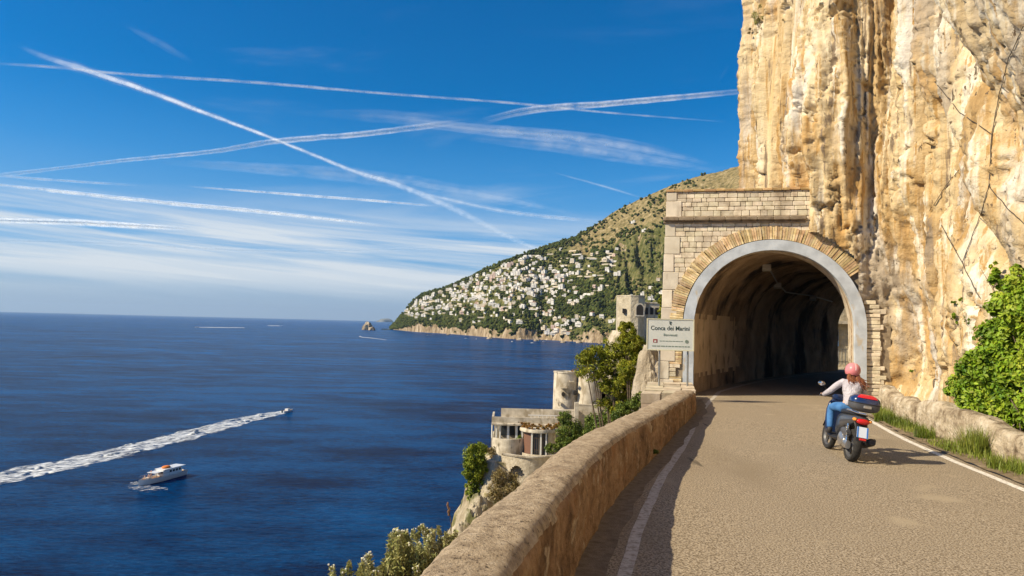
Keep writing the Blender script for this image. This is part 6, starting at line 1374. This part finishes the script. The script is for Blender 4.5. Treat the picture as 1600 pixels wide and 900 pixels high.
def contrail(pts_, dens, label, cat='contrail', name='contrail', wob=.16, seed=0, alt=9000.0):
    P = [GZ(u, v, alt) for u, v, w in pts_]; w = [w for *_, w in pts_]
    q = np.column_stack([np.array(P)[:, :2], w]); q, ss2 = smooth_path(q, 500.0); n = len(q)
    if n > 260: i = np.linspace(0, n-1, 260); q = np.stack([np.interp(i, np.arange(n), q[:, c]) for c in range(3)], 1); n = 260
    mb_v = []; dn = []; k = 14; t = np.gradient(q[:, :2], axis=0); t /= np.linalg.norm(t, axis=1)[:, None]; nl = np.stack([-t[:, 1], t[:, 0]], 1); s_ = np.linspace(0, 60, n)
    for i in range(n):
        dist = math.hypot(q[i, 0], q[i, 1]); rad = q[i, 2]*.36*dist/FOC*(1+wob*float(gn(s_[i]*2.1, 0, seed))); e = min(1, i/9, (n-1-i)/9); oy = wob*rad*float(gn(s_[i]*.7, 5, seed))
        for j in range(k):
            a = 2*math.pi*j/k; mb_v.append((q[i, 0]+nl[i, 0]*rad*math.cos(a)*1.6, q[i, 1]+nl[i, 1]*rad*math.cos(a)*1.6, alt+oy+rad*math.sin(a))); dn.append(dens*.6*max(0.0, e))
    F = np.array([(i*k+j, i*k+(j+1) % k, (i+1)*k+(j+1) % k, (i+1)*k+j) for i in range(n-1) for j in range(k)])
    o = npmesh(name, np.array(mb_v), F, M_tr, smooth=True, attrs={'trail': ('POINT', dn)}); tag(o, label, cat); return o
contrail([(30, 72, 10), (80, 92, 18), (160, 118, 17), (240, 146, 15), (330, 180, 12), (420, 214, 10), (480, 238, 10), (560, 270, 13), (620, 288, 18), (700, 322, 18), (760, 352, 16), (812, 378, 14), (862, 398, 8)], .80, 'brightest broad contrail slanting down across the whole sky to the headland', seed=1)
contrail([(-90, 96, 4), (60, 103, 6), (200, 116, 6), (400, 129, 7), (600, 146, 6), (800, 161, 6), (950, 176, 5), (1140, 191, 3)], .5, 'long thin contrail nearly level across the upper sky', seed=2)
contrail([(-60, 282, 5), (0, 274, 8), (100, 262, 7), (200, 250, 8), (330, 237, 10), (430, 221, 12), (560, 210, 13), (690, 194, 14), (730, 189, 9)], 1.2, 'contrail rising gently to the right from the left edge, crossing the broad one', seed=3)
contrail([(752, 190, 14), (830, 172, 17), (950, 162, 14), (1060, 152, 13), (1200, 139, 12)], 1.3, 'crisp white contrail ending at the cliff edge', seed=4)
contrail([(-40, 272, 5), (110, 283, 6), (225, 290, 4)], .6, 'faint short contrail at the left under the rising one', seed=5)
contrail([(-40, 284, 5), (110, 301, 8), (270, 318, 10), (400, 330, 9), (600, 352, 5)], 1.2, 'thin contrail sloping slightly down in the lower left sky', seed=6)
contrail([(290, 291, 4), (460, 304, 6), (600, 315, 6), (690, 323, 5)], 1.1, 'thin contrail just above the sloping one, mid left', seed=7)
contrail([(-60, 343, 8), (100, 347, 13), (200, 352, 12), (300, 358, 8)], 1.4, 'thick low contrail at the left edge over the cloud bands', seed=8)
contrail([(860, 268, 4), (950, 293, 7), (1015, 313, 4)], .45, 'faint contrail fading above the mountain ridge', seed=9)
contrail([(1122, 130, 3), (1130, 115, 4), (1139, 98, 3)], .5, 'very short steep contrail close to the cliff', seed=10, wob=.05)
contrail([(190, 36, 10), (250, 68, 18), (300, 98, 12)], .24, 'short fuzzy contrail at the top left', seed=11)
contrail([(640, 298, 10), (800, 332, 11), (950, 347, 7)], .55, 'blurred contrail streak right of the broad one', seed=12)
contrail([(-40, 375, 8), (160, 380, 10), (420, 392, 9), (700, 388, 8)], .22, 'long pale streak inside the low cloud bands', seed=13)
contrail([(610, 188, 12), (760, 203, 26), (900, 216, 30), (1010, 234, 28), (1115, 258, 10)], .42, 'wispy cirrus strand right of centre, upper one of the bright pair', 'cloud', 'cirrus_cloud', .12, 14, 7000.0)
contrail([(720, 214, 12), (860, 226, 34), (960, 240, 36), (1040, 252, 30), (1120, 268, 10)], .36, 'wispy cirrus strand right of centre, lower one of the bright pair', 'cloud', 'cirrus_cloud', .12, 24, 7400.0)
contrail([(480, 176, 14), (600, 182, 30), (720, 196, 30), (800, 205, 12)], .20, 'faint cirrus strand above the point where two contrails meet', 'cloud', 'cirrus_cloud', .12, 34, 7800.0)
contrail([(240, 252, 10), (420, 264, 26), (600, 280, 34), (760, 306, 26), (900, 335, 12)], .22, 'faint cirrus veil behind the crossing contrails', 'cloud', 'cirrus_cloud', .25, 15, 7000.0)
